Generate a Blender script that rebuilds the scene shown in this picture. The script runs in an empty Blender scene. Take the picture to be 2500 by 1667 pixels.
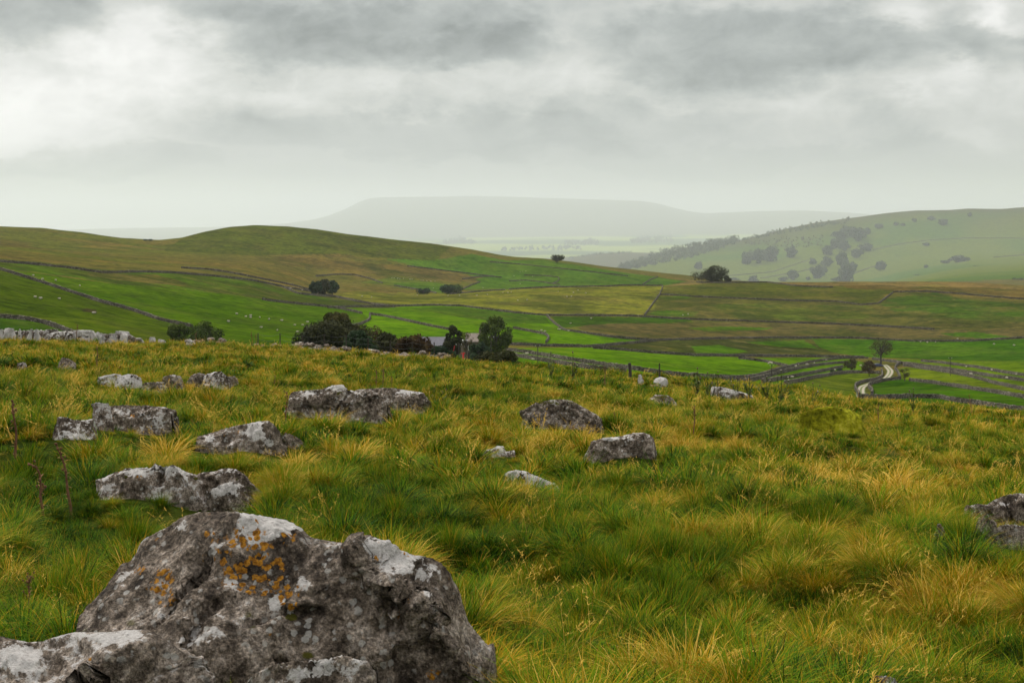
import bpy, math, random
import numpy as np
from mathutils import Vector
S = bpy.context.scene
COL = S.collection
R = math.radians
# ------------------------------------------------------------------ camera geometry
# The eye is the world origin. The lens is 50 mm on 36 mm, level, shifted downwards.
F, HX, HY = 3472.2, 1250.0, 542.0
rng = np.random.default_rng(7)
random.seed(7)

def pt_tan(px, py):
    return (px - HX) / F, -(py - HY) / F

# ------------------------------------------------------------------ numpy noise
def _h(ix, iy, iz, s):
    n = (ix.astype(np.int64) * 374761393 + iy.astype(np.int64) * 668265263 + iz.astype(np.int64) * 2147483647 + s * 1274126177) & 0xffffffff
    n = ((n ^ (n >> 13)) * 1274126177) & 0xffffffff
    n = ((n ^ (n >> 16)) * 2246822519) & 0xffffffff
    return ((n ^ (n >> 15)) & 0xffffff) / float(0xffffff)

def vnoise(p, s=0):
    """value noise in 0..1 for points (N,3)"""
    f = np.floor(p); d = p - f; d = d * d * d * (d * (d * 6 - 15) + 10)
    i = f.astype(np.int64); x, y, z = i[:, 0], i[:, 1], i[:, 2]
    u, v, w = d[:, 0], d[:, 1], d[:, 2]
    def g(a, b, c): return _h(x + a, y + b, z + c, s)
    c00 = g(0,0,0)*(1-u)+g(1,0,0)*u; c10 = g(0,1,0)*(1-u)+g(1,1,0)*u
    c01 = g(0,0,1)*(1-u)+g(1,0,1)*u; c11 = g(0,1,1)*(1-u)+g(1,1,1)*u
    return (c00*(1-v)+c10*v)*(1-w)+(c01*(1-v)+c11*v)*w

def fbm(p, s=0, o=4, ridge=False):
    a, t, tot = 1.0, 0.0, 0.0
    q = np.array(p, float)
    for k in range(o):
        n = vnoise(q, s + k * 17)
        if ridge: n = 1 - np.abs(2 * n - 1)
        t = t + a * n; tot += a; a *= .5; q = q * 2.03 + 11.3
    return t / tot

def fb2(x, y, sc, s=0, o=3):
    x = np.asarray(x, float); y = np.asarray(y, float)
    p = np.stack([x / sc, y / sc, np.full_like(x, .37)], -1)
    return fbm(p.reshape(-1, 3), s, o).reshape(x.shape)

def sst(a, b, x):
    t = np.clip((x - a) / (b - a), 0, 1)
    return t * t * (3 - 2 * t)

# ------------------------------------------------------------------ scene-object helpers
def build(name, verts, polys, mat=None, parent=None, smooth=False, attrs=None, link=True, loc=None):
    """one mesh object from numpy vertices and a list of (n,k) polygon index arrays"""
    me = bpy.data.meshes.new(name)
    verts = np.asarray(verts, np.float32)
    polys = [np.asarray(p, np.int32) for p in polys if len(p)]
    nl = sum(p.size for p in polys); nf = sum(len(p) for p in polys)
    me.vertices.add(len(verts)); me.vertices.foreach_set('co', verts.ravel())
    me.loops.add(nl); me.polygons.add(nf)
    me.loops.foreach_set('vertex_index', np.concatenate([p.ravel() for p in polys]))
    tot = np.concatenate([np.full(len(p), p.shape[1], np.int32) for p in polys])
    st = np.concatenate([[0], np.cumsum(tot)[:-1]]).astype(np.int32)
    me.polygons.foreach_set('loop_start', st)
    for k, a in (attrs or {}).items():
        a = np.asarray(a, np.float32)
        if a.ndim == 1:
            me.attributes.new(k, 'FLOAT', 'POINT').data.foreach_set('value', a)
        elif a.shape[1] == 3:
            me.attributes.new(k, 'FLOAT_VECTOR', 'POINT').data.foreach_set('vector', a.ravel())
        else:
            me.attributes.new(k, 'FLOAT_COLOR', 'POINT').data.foreach_set('color', a.ravel())
    me.update(calc_edges=True)
    me.polygons.foreach_set('use_smooth', np.full(nf, smooth, bool))
    for m in (mat if isinstance(mat, (list, tuple)) else [mat]):
        if m: me.materials.append(m)
    o = bpy.data.objects.new(name, me)
    if link: COL.objects.link(o)
    if parent: o.parent = parent
    if loc is not None: o.location = loc
    return o

def tag(o, label=None, cat=None, group=None, kind=None):
    if label: o['label'] = label
    if cat: o['category'] = cat
    if group: o['group'] = group
    if kind: o['kind'] = kind
    return o

def empty(name, loc, label, cat, group=None, rz=0.0, scale=(1, 1, 1)):
    o = bpy.data.objects.new(name, None); COL.objects.link(o)
    o.empty_display_size = .2
    o.location = loc; o.rotation_euler = (0, 0, rz); o.scale = scale
    return tag(o, label, cat, group)

def dup(root, loc, rz=0.0, scale=(1, 1, 1), label=None, group=None):
    r = root.copy(); COL.objects.link(r); r.location = loc; r.rotation_euler = (0, 0, rz); r.scale = scale
    if label: r['label'] = label
    if group: r['group'] = group
    for ch in list(root.children):
        c = ch.copy(); COL.objects.link(c); c.parent = r
        for g in list(ch.children):
            d = g.copy(); COL.objects.link(d); d.parent = c
    return r

class MB:
    """collects boxes, tubes and blobs into one mesh"""
    def __init__(s): s.v = []; s.q = []; s.t = []; s.n = 0
    def add(s, v, q=(), t=()):
        v = np.asarray(v, float).reshape(-1, 3)
        if len(q): s.q.append(np.asarray(q) + s.n)
        if len(t): s.t.append(np.asarray(t) + s.n)
        s.v.append(v); s.n += len(v)
    def box(s, c, d, rz=0.0, taper=1.0):
        x, y, z = [k / 2 for k in d]
        v = np.array([[-x,-y,-z],[x,-y,-z],[x,y,-z],[-x,y,-z],[-x*taper,-y*taper,z],[x*taper,-y*taper,z],[x*taper,y*taper,z],[-x*taper,y*taper,z]])
        if rz:
            ca, sa = math.cos(rz), math.sin(rz); v = np.stack([v[:,0]*ca-v[:,1]*sa, v[:,0]*sa+v[:,1]*ca, v[:,2]], 1)
        s.add(v + np.array(c), [[0,3,2,1],[4,5,6,7],[0,1,5,4],[1,2,6,5],[2,3,7,6],[3,0,4,7]])
    def tube(s, pts, rad, n=6, cap=True):
        pts = np.asarray(pts, float); m = len(pts)
        rad = np.full(m, rad) if np.isscalar(rad) else np.asarray(rad, float)
        tan = np.gradient(pts, axis=0); tan /= np.linalg.norm(tan, axis=1, keepdims=True) + 1e-9
        ref = np.where(np.abs(tan[:, 2:3]) > .9, np.array([[1., 0, 0]]), np.array([[0, 0, 1.]]))
        a = np.cross(tan, ref); a /= np.linalg.norm(a, axis=1, keepdims=True) + 1e-9
        b = np.cross(tan, a)
        th = np.arange(n) * 2 * math.pi / n
        v = (pts[:, None] + rad[:, None, None] * (a[:, None] * np.cos(th)[None, :, None] + b[:, None] * np.sin(th)[None, :, None])).reshape(-1, 3)
        i = np.arange(m - 1)[:, None] * n; j = np.arange(n)[None]; k = (j + 1) % n
        q = np.stack([i + j, i + k, i + n + k, i + n + j], -1).reshape(-1, 4)
        base = s.n
        s.add(v, q)
        if cap:
            for e, ring in ((0, 0), (m - 1, (m - 1) * n)):
                s.add([pts[e]], t=np.array([[0, 0, 0]]))
                s.t.pop()
                c = s.n - 1
                s.t.append(np.array([[c, base + ring + int(jj), base + ring + int((jj + 1) % n)] for jj in range(n)]))
    def ball(s, c, r, n=8, m=6, jit=0.0, seed=0):
        r = np.array(r if not np.isscalar(r) else (r, r, r), float)
        th = np.arange(n) * 2 * math.pi / n; ph = np.linspace(0, math.pi, m + 1)
        v = np.stack([np.sin(ph)[:, None] * np.cos(th)[None], np.sin(ph)[:, None] * np.sin(th)[None], np.cos(ph)[:, None] * np.ones(n)[None]], -1).reshape(-1, 3)
        if jit:
            v = v * (1 + jit * (2 * vnoise(v * 1.7 + seed * 3.1, seed) - 1))[:, None]
        i = np.arange(m)[:, None] * n; j = np.arange(n)[None]; k = (j + 1) % n
        q = np.stack([i + j, i + n + j, i + n + k, i + k], -1).reshape(-1, 4)
        s.add(v * r + np.array(c), q)
    def out(s): return np.concatenate(s.v), [np.concatenate(a) for a in (s.q, s.t) if a]
    def build(s, name, mat, parent=None, smooth=False, attrs=None, loc=None):
        v, p = s.out()
        return build(name, v, p, mat, parent, smooth, attrs, loc=loc)

# ------------------------------------------------------------------ node helpers
class NT:
    def __init__(s, tree): s.t = tree; s.n = tree.nodes; s.l = tree.links
    def new(s, typ, **kw):
        n = s.n.new(typ)
        for k, v in kw.items(): setattr(n, k, v)
        return n
    def put(s, sock, v):
        if v is None: return
        if isinstance(v, bpy.types.NodeSocket): s.l.new(v, sock)
        else: sock.default_value = v
    def math(s, op, a, b=None, c=None, clamp=False):
        n = s.new('ShaderNodeMath', operation=op, use_clamp=clamp)
        s.put(n.inputs[0], a); s.put(n.inputs[1], b); s.put(n.inputs[2], c)
        return n.outputs[0]
    def vmath(s, op, a, b=None, scale=None):
        n = s.new('ShaderNodeVectorMath', operation=op)
        s.put(n.inputs[0], a); s.put(n.inputs[1], b)
        if scale is not None: s.put(n.inputs['Scale'], scale)
        return n.outputs['Value' if op in ('DOT_PRODUCT', 'LENGTH') else 'Vector']
    def mix(s, f, a, b, blend='MIX'):
        n = s.new('ShaderNodeMix', data_type='RGBA', blend_type=blend)
        s.put(n.inputs[0], f)
        for sock, v in ((n.inputs[6], a), (n.inputs[7], b)):
            s.put(sock, tuple(v) + (1,) if isinstance(v, (tuple, list)) and len(v) == 3 else v)
        return n.outputs[2]
    def noise(s, vec, scale, detail=4, rough=.55, dist=0.0, col=False):
        n = s.new('ShaderNodeTexNoise')
        s.put(n.inputs['Vector'], vec); n.inputs['Scale'].default_value = scale
        n.inputs['Detail'].default_value = detail; n.inputs['Roughness'].default_value = rough; n.inputs['Distortion'].default_value = dist
        return n.outputs['Color' if col else 'Fac']
    def voro(s, vec, scale, out='Distance', feature='F1', rnd=1.0):
        n = s.new('ShaderNodeTexVoronoi', feature=feature)
        s.put(n.inputs['Vector'], vec); n.inputs['Scale'].default_value = scale; n.inputs['Randomness'].default_value = rnd
        return n.outputs[out]
    def ss(s, v, a, b, lo=0.0, hi=1.0):
        n = s.new('ShaderNodeMapRange', interpolation_type='SMOOTHSTEP')
        s.put(n.inputs[0], v); s.put(n.inputs[1], a); s.put(n.inputs[2], b); s.put(n.inputs[3], lo); s.put(n.inputs[4], hi)
        return n.outputs[0]
    def ramp(s, f, stops, interp='LINEAR'):
        n = s.new('ShaderNodeValToRGB'); s.put(n.inputs[0], f)
        e = n.color_ramp.elements; n.color_ramp.interpolation = interp
        while len(e) < len(stops): e.new(.5)
        for k, (p, c) in enumerate(stops):
            e[k].position = p; e[k].color = tuple(c) + (1,)
        return n.outputs[0]
    def attr(s, name, typ='GEOMETRY', out='Fac'):
        return s.new('ShaderNodeAttribute', attribute_name=name, attribute_type=typ).outputs[out]
    def bump(s, h, strength, dist):
        n = s.new('ShaderNodeBump'); s.put(n.inputs['Height'], h)
        n.inputs['Strength'].default_value = strength; n.inputs['Distance'].default_value = dist
        return n.outputs[0]

def material(name):
    m = bpy.data.materials.new(name); m.use_nodes = True
    t = NT(m.node_tree); b = m.node_tree.nodes['Principled BSDF']
    return m, t, b

def srgb(r, g, b, k=1.0):
    f = lambda c: ((c / 255 + .055) / 1.055) ** 2.4 if c > 10 else c / 255 / 12.92
    return tuple(f(c) * k for c in (r, g, b))
# ------------------------------------------------------------------ the lie of the land
# Profiles of the ground by bearing: (distance, height as seen from the eye) for every break of slope, from the
# rough pasture on this side to the flat-topped hill on the horizon.
def C(*p): return np.array(p, float)
crest = C((-600,806),(0,822),(350,834),(500,838),(700,847),(1000,867),(1250,887),(1500,907),(1750,929),(1950,947),(2100,970),(2250,984),(2500,1003),(3100,1040))
rcrest = C((-600,85),(0,82),(700,80),(1250,74),(1750,68),(2250,62),(2500,60),(3100,56))
cr = np.interp
def tab(c): return lambda px: cr(px, c[:, 0], c[:, 1])
RC = tab(rcrest)
_cobs = tab(crest)
PC = lambda px: _cobs(px) + .26 / RC(px) * F
con = lambda v: (lambda px: np.full_like(px, float(v)))
N = [
 # r , py
 (lambda px: RC(px) + 62, lambda px: PC(px) + 62),
 (con(300), lambda px: _cobs(px) + 9),
 (tab(C((0,450),(400,450),(800,480),(1700,480),(2100,460),(2500,440))),
  tab(C((-600,610),(0,690),(200,735),(400,778),(600,800),(800,815),(1000,826),(1250,835),(1450,853),(1700,880),(1900,903),(2100,932),(2300,928),(2500,930),(3100,940)))),
 (con(700), tab(C((-600,575),(0,618),(200,640),(400,664),(600,698),(700,726),(800,741),(1000,754),(1250,771),(1450,790),(1700,813),(1900,838),(2100,850),(2300,850),(2500,850),(3100,850)))),
 (tab(C((0,950),(1100,950),(1250,980),(1700,1100),(2100,1150),(2500,1150))),
  tab(C((-600,565),(0,599),(200,617),(400,633),(600,648),(700,670),(800,704),(1000,722),(1100,719),(1150,716),(1260,707),(1400,700),(1600,697),(1700,691),(1900,689),(2000,689),(2100,688),(2250,688),(2350,690),(2450,694),(2500,698),(3100,715)))),
 (tab(C((0,1060),(1100,1070),(1250,1110),(1700,1230),(2100,1290),(2500,1290))),
  tab(C((-600,558),(0,590),(200,608),(400,621),(600,636),(700,653),(800,687),(1000,706),(1100,711),(1150,714),(1250,714),(1400,714),(1700,714),(2100,722),(2500,735)))),
 (tab(C((0,1200),(800,1200),(1250,1250),(1700,1350),(2500,1400))),
  tab(C((-600,550),(0,572),(200,590),(300,600),(400,611),(600,622),(800,654),(1000,672),(1150,690),(1250,698),(1400,692),(1500,698),(1620,705),(1700,716),(2500,742)))),
 (tab(C((0,1400),(400,1350),(600,1450),(1250,1500),(1700,1470),(2500,1500))),
  tab(C((-600,540),(-100,551),(0,553),(100,557),(200,568),(300,583),(390,588),(440,583),(500,566),(560,554),(620,550),(700,553),(770,560),(850,573),(950,585),(1050,597),(1150,612),(1220,627),(1250,632),(1320,636),(1400,646),(1480,660),(1560,671),(1600,676),(1680,686),(1760,700),(2500,735)))),
 (tab(C((0,1900),(1700,2900),(2500,2900))),
  tab(C((-600,570),(0,590),(390,612),(600,590),(1000,625),(1250,655),(1600,690),(1760,704),(2000,716),(2200,700),(2500,690)))),
 (tab(C((0,8100),(2100,8100),(2500,7900))),
  tab(C((0,640),(1300,668),(1500,680),(1700,692),(1900,690),(2100,684),(2150,678),(2200,665),(2300,646),(2400,634),(2500,628),(3100,610)))),
 (con(9200), tab(C((0,640),(1300,662),(1450,664),(1530,656),(1600,648),(1700,645),(1900,641),(2100,639),(2200,633),(2300,622),(2500,612),(3100,600)))),
 (con(11200), tab(C((0,640),(1400,662),(1450,660),(1500,655),(1530,650),(1564,640),(1627,615),(1691,600),(1755,590),(1819,585),(1861,573),(1930,556),(2000,542),(2096,530),(2160,521),(2234,514),(2319,513),(2361,509),(2446,510.5),(2490,507),(2600,502),(3100,490)))),
 (con(12400), tab(C((0,660),(1400,668),(1700,640),(2000,590),(2500,560)))),
 (con(15500), tab(C((0,650),(1200,645),(1300,641),(1380,633),(1450,622),(1530,617),(1580,619),(1650,622),(1800,630),(2500,640)))),
 (con(20500), tab(C((0,622),(1300,624),(1700,622),(2500,622)))),
 (con(28000), tab(C((0,598),(1000,594),(1700,590),(2500,590)))),
 (con(35000), tab(C((0,588),(1000,584),(1500,578),(1700,574),(2500,574)))),
 (con(50000), tab(C((-600,562),(0,563),(150,561),(300,557),(480,555),(600,552),(700,545),(760,537),(800,527),(840,512),(880,492),(905,484),(930,482),(1050,481),(1150,479),(1250,481),(1400,486),(1560,491),(1600,496),(1640,506),(1680,516),(1720,521),(1850,516),(1950,514),(2050,518),(2150,525),(2500,532)))),
 (con(54000), tab(C((0,585),(700,575),(1000,530),(1600,540),(2500,560)))),
 (con(62000), con(582)),
]
_pg = np.arange(-1300, 3801, 4.0)
def _smooth(a, w=3):
    k = np.exp(-np.linspace(-2, 2, 2 * w + 1) ** 2); k /= k.sum()
    return np.convolve(np.pad(a, w, mode='edge'), k, 'valid')
_tR = [_smooth(f(_pg), 6) for f, _ in N]
_tP = [_smooth(g(_pg), 4) for _, g in N]
_tRC, _tPC = _smooth(RC(_pg), 8), _smooth(PC(_pg), 6)

def pchip(xs, ys, x):
    """monotone cubic through the nodes (N,K) evaluated at x (N,)"""
    h = np.diff(xs, axis=1); d = np.diff(ys, axis=1) / h
    m = np.zeros_like(ys)
    w1 = 2 * h[:, 1:] + h[:, :-1]; w2 = h[:, 1:] + 2 * h[:, :-1]
    ok = d[:, 1:] * d[:, :-1] > 0
    with np.errstate(divide='ignore', invalid='ignore'):
        hm = (w1 + w2) / (w1 / d[:, :-1] + w2 / d[:, 1:])
    m[:, 1:-1] = np.where(ok, hm, 0)
    m[:, 0] = d[:, 0]; m[:, -1] = d[:, -1]
    i = np.clip((xs <= x[:, None]).sum(1) - 1, 0, xs.shape[1] - 2)
    a = np.arange(len(x)); hh = h[a, i]; t = np.clip((x - xs[a, i]) / hh, 0, 1)
    t2, t3 = t * t, t * t * t
    return (2*t3-3*t2+1)*ys[a,i] + (t3-2*t2+t)*hh*m[a,i] + (-2*t3+3*t2)*ys[a,i+1] + (t3-t2)*hh*m[a,i+1]

def terr(X, Y, rough=True):
    """ground height at world x, y"""
    X = np.asarray(X, float); Y = np.asarray(Y, float); sh = X.shape
    X = X.ravel(); Y = Y.ravel()
    r = np.hypot(X, Y); th = np.clip(np.arctan2(X, Y), -.62, .62)
    px = HX + F * np.tan(th); c = np.cos(th)
    g = lambda t: np.interp(px, _pg, t)
    rc = g(_tRC); zc = -(g(_tPC) - HY) / F * c * rc
    R_ = [np.zeros_like(r), rc * .5, rc * .85, rc]
    Z_ = [np.full_like(r, -1.85), -1.85 + (zc + 1.85) * .5, -1.85 + (zc + 1.85) * .85, zc]
    for a, b in zip(_tR, _tP):
        rr = g(a); R_.append(rr); Z_.append(-(g(b) - HY) / F * c * rr)
    z = pchip(np.stack(R_, 1), np.stack(Z_, 1), r)
    if rough:
        near = 1 - sst(85, 150, r)
        z = z + near * ((fb2(X, Y, 5.0, 3, 2) - .5) * .5 + (fb2(X, Y, .95, 5, 2) - .5) * .36) * sst(1.5, 6, r)
        far = sst(180, 330, r)
        z = z + far * ((fb2(X, Y, 70.0, 8, 2) - .5) * 2.2 * (1 - .6 * sst(900, 1400, r)) + (fb2(X, Y, 22.0, 9, 2) - .5) * .8)
        z = z + sst(1900, 4000, r) * (fb2(X, Y, 600.0, 11, 3) - .5) * 12
    return z.reshape(sh)

def rays(P, rmin, rmax, n=1600):
    """first meeting of each view ray (px,py) with the ground between two distances; nearest approach if it misses"""
    P = np.asarray(P, float).reshape(-1, 2)
    u = (P[:, 0] - HX) / F; v = -(P[:, 1] - HY) / F
    rr = np.geomspace(rmin, rmax, n)
    c = 1 / np.sqrt(1 + u * u)
    Y = rr[None] * c[:, None]; X = Y * u[:, None]
    gap = terr(X, Y) - Y * v[:, None]
    out = np.zeros((len(P), 3))
    for i in range(len(P)):
        k = np.nonzero(gap[i] >= 0)[0]
        k = k[0] if len(k) else int(np.argmax(gap[i] / rr))
        if k > 0 and gap[i, k] >= 0 > gap[i, k - 1]:
            t = gap[i, k - 1] / (gap[i, k - 1] - gap[i, k])
        else: t = 1.0
        j = max(k - 1, 0)
        out[i] = (X[i, j] + (X[i, k] - X[i, j]) * t, Y[i, j] + (Y[i, k] - Y[i, j]) * t, 0)
    out[:, 2] = terr(out[:, 0], out[:, 1])
    return out

def at_r(px, r):
    """ground point on the bearing of px at distance r"""
    u = (px - HX) / F; Y = r / math.sqrt(1 + u * u); X = Y * u
    return np.array([X, Y, float(terr(np.array([X]), np.array([Y]))[0])])

# ------------------------------------------------------------------ colours of the land: fields, moor, rough pasture
def inpoly(px, py, poly):
    poly = np.asarray(poly, float); res = np.zeros(len(px), bool)
    x0, y0 = poly.min(0); x1, y1 = poly.max(0)
    idx = np.nonzero((px >= x0) & (px <= x1) & (py >= y0) & (py <= y1))[0]
    if not len(idx): return res
    a, b = px[idx], py[idx]; c = np.zeros(len(idx), bool); j = len(poly) - 1
    for i in range(len(poly)):
        xi, yi = poly[i]; xj, yj = poly[j]
        if yi != yj:
            c ^= ((yi > b) != (yj > b)) & (a < (xj - xi) * (b - yi) / (yj - yi) + xi)
        j = i
    res[idx] = c
    return res

KA = .74
G_BRIGHT = srgb(82,118,4,KA); G_VIVID = srgb(64,92,1,KA); G_DEEP = srgb(46,76,8,KA); G_LIGHT = srgb(74,98,20,KA)
OLIVE = srgb(118,120,38,KA); OLIVE_D = srgb(82,88,28,KA); BROWN = srgb(110,90,44,KA); MOOR = srgb(100,94,44,KA); TAN = srgb(116,100,58,KA); RUSH = srgb(60,66,26,KA)
PASTURE = srgb(66,84,8,KA)
# (rmin, rmax, colour, rush, outline in the view)
FIELDS = [
 (280,640,PASTURE,.15,[(-300,560),(0,657),(82,682),(160,708),(248,737),(319,754),(383,777),(433,790),(500,900),(-300,900)]),
 (260,400,srgb(44,76,12,KA),0,[(-300,745),(0,773),(64,778),(106,787),(149,801),(200,900),(-300,900)]),
 (280,1000,G_VIVID,.05,[(-300,552),(0,655),(120,673),(270,692),(400,702),(560,719),(680,735),(727,741),(834,753),(884,764),(905,780),(877,791),(800,900),(440,900),(433,790),(383,777),(319,754),(248,737),(160,708),(82,682),(0,657),(-300,560)]),
 (400,1000,G_LIGHT,.25,[(-300,545),(0,639),(89,646),(177,655),(248,666),(337,664),(425,666),(532,675),(620,685),(691,700),(727,717),(834,726),(900,738),(834,752),(727,740),(680,734),(560,718),(400,701),(270,691),(120,672),(0,654),(-300,550)]),
 (400,1000,srgb(98,90,40,KA),.3,[(210,662),(300,669),(380,672),(430,684),(480,700),(400,694),(300,684),(225,672)]),
 (300,1000,G_BRIGHT,0,[(884,764),(834,752),(890,744),(962,749),(1055,746),(1125,747),(1196,756),(1331,771),(1352,788),(1377,806),(1413,811),(1484,822),(1519,826),(1448,845),(1246,841),(1100,900),(870,900),(877,791),(905,780)]),
 (300,900,srgb(64,92,18,KA),.2,[(1000,752),(1125,750),(1196,758),(1331,773),(1345,790),(1250,790),(1130,775)]),
 (500,1050,srgb(84,92,38,KA),.4,[(800,738),(834,727),(962,749),(900,752),(834,752)]),
 (500,1400,OLIVE,.35,[(820,724),(840,712),(1108,717),(1250,707),(1400,699),(1534,695),(1618,697),(1640,706),(1611,718),(1574,769),(1534,771),(1331,770),(1196,755),(1125,746),(1055,745),(962,748)]),
 (500,1400,OLIVE_D,.3,[(1618,696),(1700,688),(1874,686),(1945,696),(2034,700),(2180,712),(2144,740),(2103,743),(2041,735),(1838,730),(1696,724),(1611,718)]),
 (500,1400,srgb(88,88,38,KA),.35,[(1611,718),(1696,724),(1838,730),(2041,735),(2103,743),(2144,740),(2190,714),(2600,740),(2600,830),(1519,826),(1413,811),(1410,790),(1574,770)]),
 (500,1500,TAN,.15,[(1880,680),(1960,684),(2100,684),(2300,684),(2600,694),(2600,712),(2351,700),(2100,698),(1960,698),(1900,690)]),
 (500,1500,srgb(96,82,40,KA),.3,[(2000,697),(2351,700),(2600,712),(2600,734),(2500,729),(2351,717),(2179,713),(2100,708)]),
 (600,1500,TAN,.15,[(1600,700),(1640,690),(1720,684),(1765,684),(1740,692),(1640,698)]),
 (500,1400,srgb(66,90,22,KA),.25,[(2150,742),(2190,722),(2280,715),(2420,735),(2600,740),(2600,790),(2420,785),(2250,770),(2180,765)]),
 (500,1400,srgb(84,98,30,KA),.3,[(1690,745),(1900,742),(2120,750),(2160,770),(2000,785),(1800,775)]),
 (500,1400,srgb(58,86,16,KA),.2,[(1345,773),(1534,773),(1680,778),(1690,784),(1560,793),(1420,796),(1370,800)]),
 (500,1400,srgb(74,102,18,KA),.3,[(1600,722),(1690,726),(1680,732),(1620,733)]),
 (500,1400,srgb(68,98,18,KA),.3,[(1585,760),(1640,757),(1700,762),(1690,770),(1590,768)]),
 (500,1400,srgb(94,86,48,KA),.3,[(1410,796),(1500,790),(1700,786),(2034,792),(2300,805),(2600,800),(2600,826),(2300,830),(1519,824),(1440,812)]),
 (500,1400,srgb(70,98,18,KA),.2,[(1680,800),(1760,797),(1890,800),(1860,806),(1720,808)]),
 (500,1400,srgb(68,98,18,KA),.2,[(2300,814),(2380,810),(2470,822),(2400,827),(2320,820)]),
 (500,1100,G_BRIGHT,.1,[(1246,840),(1250,801),(1331,816),(1484,822),(1608,829),(1448,846)]),
 (500,1100,G_BRIGHT,.1,[(1519,827),(1732,826),(2034,824),(1960,828),(1700,831),(1600,834)]),
 (500,1100,RUSH,.5,[(1448,848),(1608,831),(1732,827),(2000,827),(2060,850),(2040,868),(1900,870),(1696,867),(1590,860)]),
 (500,1100,srgb(66,100,14,KA),.1,[(1820,836),(1960,830),(2000,850),(1900,846)]),
 (500,1100,srgb(70,104,14,KA),.1,[(1690,845),(1760,842),(1830,858),(1760,866),(1700,866)]),
 (450,1100,srgb(58,94,12,KA),.05,[(1980,827),(2174,829),(2361,832),(2600,822),(2600,890),(2446,882),(2110,872),(2034,860),(2000,845)]),
 (270,1000,G_BRIGHT,0,[(1235,850),(1448,848),(1590,860),(1696,867),(1803,872),(1874,882),(1900,890),(1838,920),(1764,930),(1600,960),(1230,920)]),
 (270,1000,srgb(84,116,10,KA),.05,[(1803,874),(2034,872),(2075,872),(2007,879),(1927,895),(1874,884)]),
 (270,1000,srgb(84,118,8,KA),.05,[(1764,960),(1838,922),(1920,898),(2034,876),(2075,876),(2140,890),(2100,915),(1930,960)]),
 (270,800,srgb(86,102,18,KA),.2,[(1880,990),(1927,936),(1989,921),(2075,909),(2148,911),(2144,926),(2090,944),(2100,1000)]),
 (270,800,srgb(56,92,6,KA),.05,[(2120,1000),(2131,936),(2196,925),(2221,928),(2276,934),(2425,957),(2600,985),(2600,1040),(2130,1040)]),
 (270,800,srgb(94,112,14,KA),.1,[(2196,925),(2193,900),(2213,896),(2308,906),(2372,918),(2425,934),(2600,975),(2600,990),(2425,957),(2276,934),(2221,928)]),
 (270,900,srgb(88,112,14,KA),.05,[(2190,876),(2446,882),(2600,890),(2600,970),(2425,934),(2340,904),(2200,885)]),
 (380,560,srgb(60,54,30,KA),0,[(200,756),(215,753),(236,756),(240,762),(222,763),(205,760)]),
 # slopes of the green hill
 (900,1500,srgb(92,84,40,KA),.3,[(-300,530),(0,590),(177,620),(330,640),(425,664),(337,664),(248,664),(177,654),(0,638),(-300,545)]),
 (950,1600,srgb(78,84,30,KA),.2,[(400,612),(430,590),(500,560),(620,545),(770,556),(900,575),(1000,588),(1100,603),(1060,640),(980,634),(830,620),(700,622),(600,624)]),
 (900,1600,srgb(72,104,26,KA),.1,[(940,632),(1060,636),(1150,620),(1240,636),(1320,634),(1480,658),(1600,676),(1680,688),(1618,697),(1534,694),(1250,705),(1129,706),(1172,688),(1140,667),(1000,648)]),
 (900,1600,srgb(84,96,36,KA),.2,[(1129,706),(1060,690),(960,697),(880,690),(960,676),(1060,690)]),
 (900,1300,srgb(104,92,46,KA),.25,[(600,634),(720,625),(860,640),(1000,652),(1140,668),(1196,674),(1130,690),(980,676),(880,662),(700,650)]),
 (900,1300,srgb(74,102,30,KA),.2,[(962,690),(1060,690),(1129,700),(1080,716),(962,700)]),
]

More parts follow.
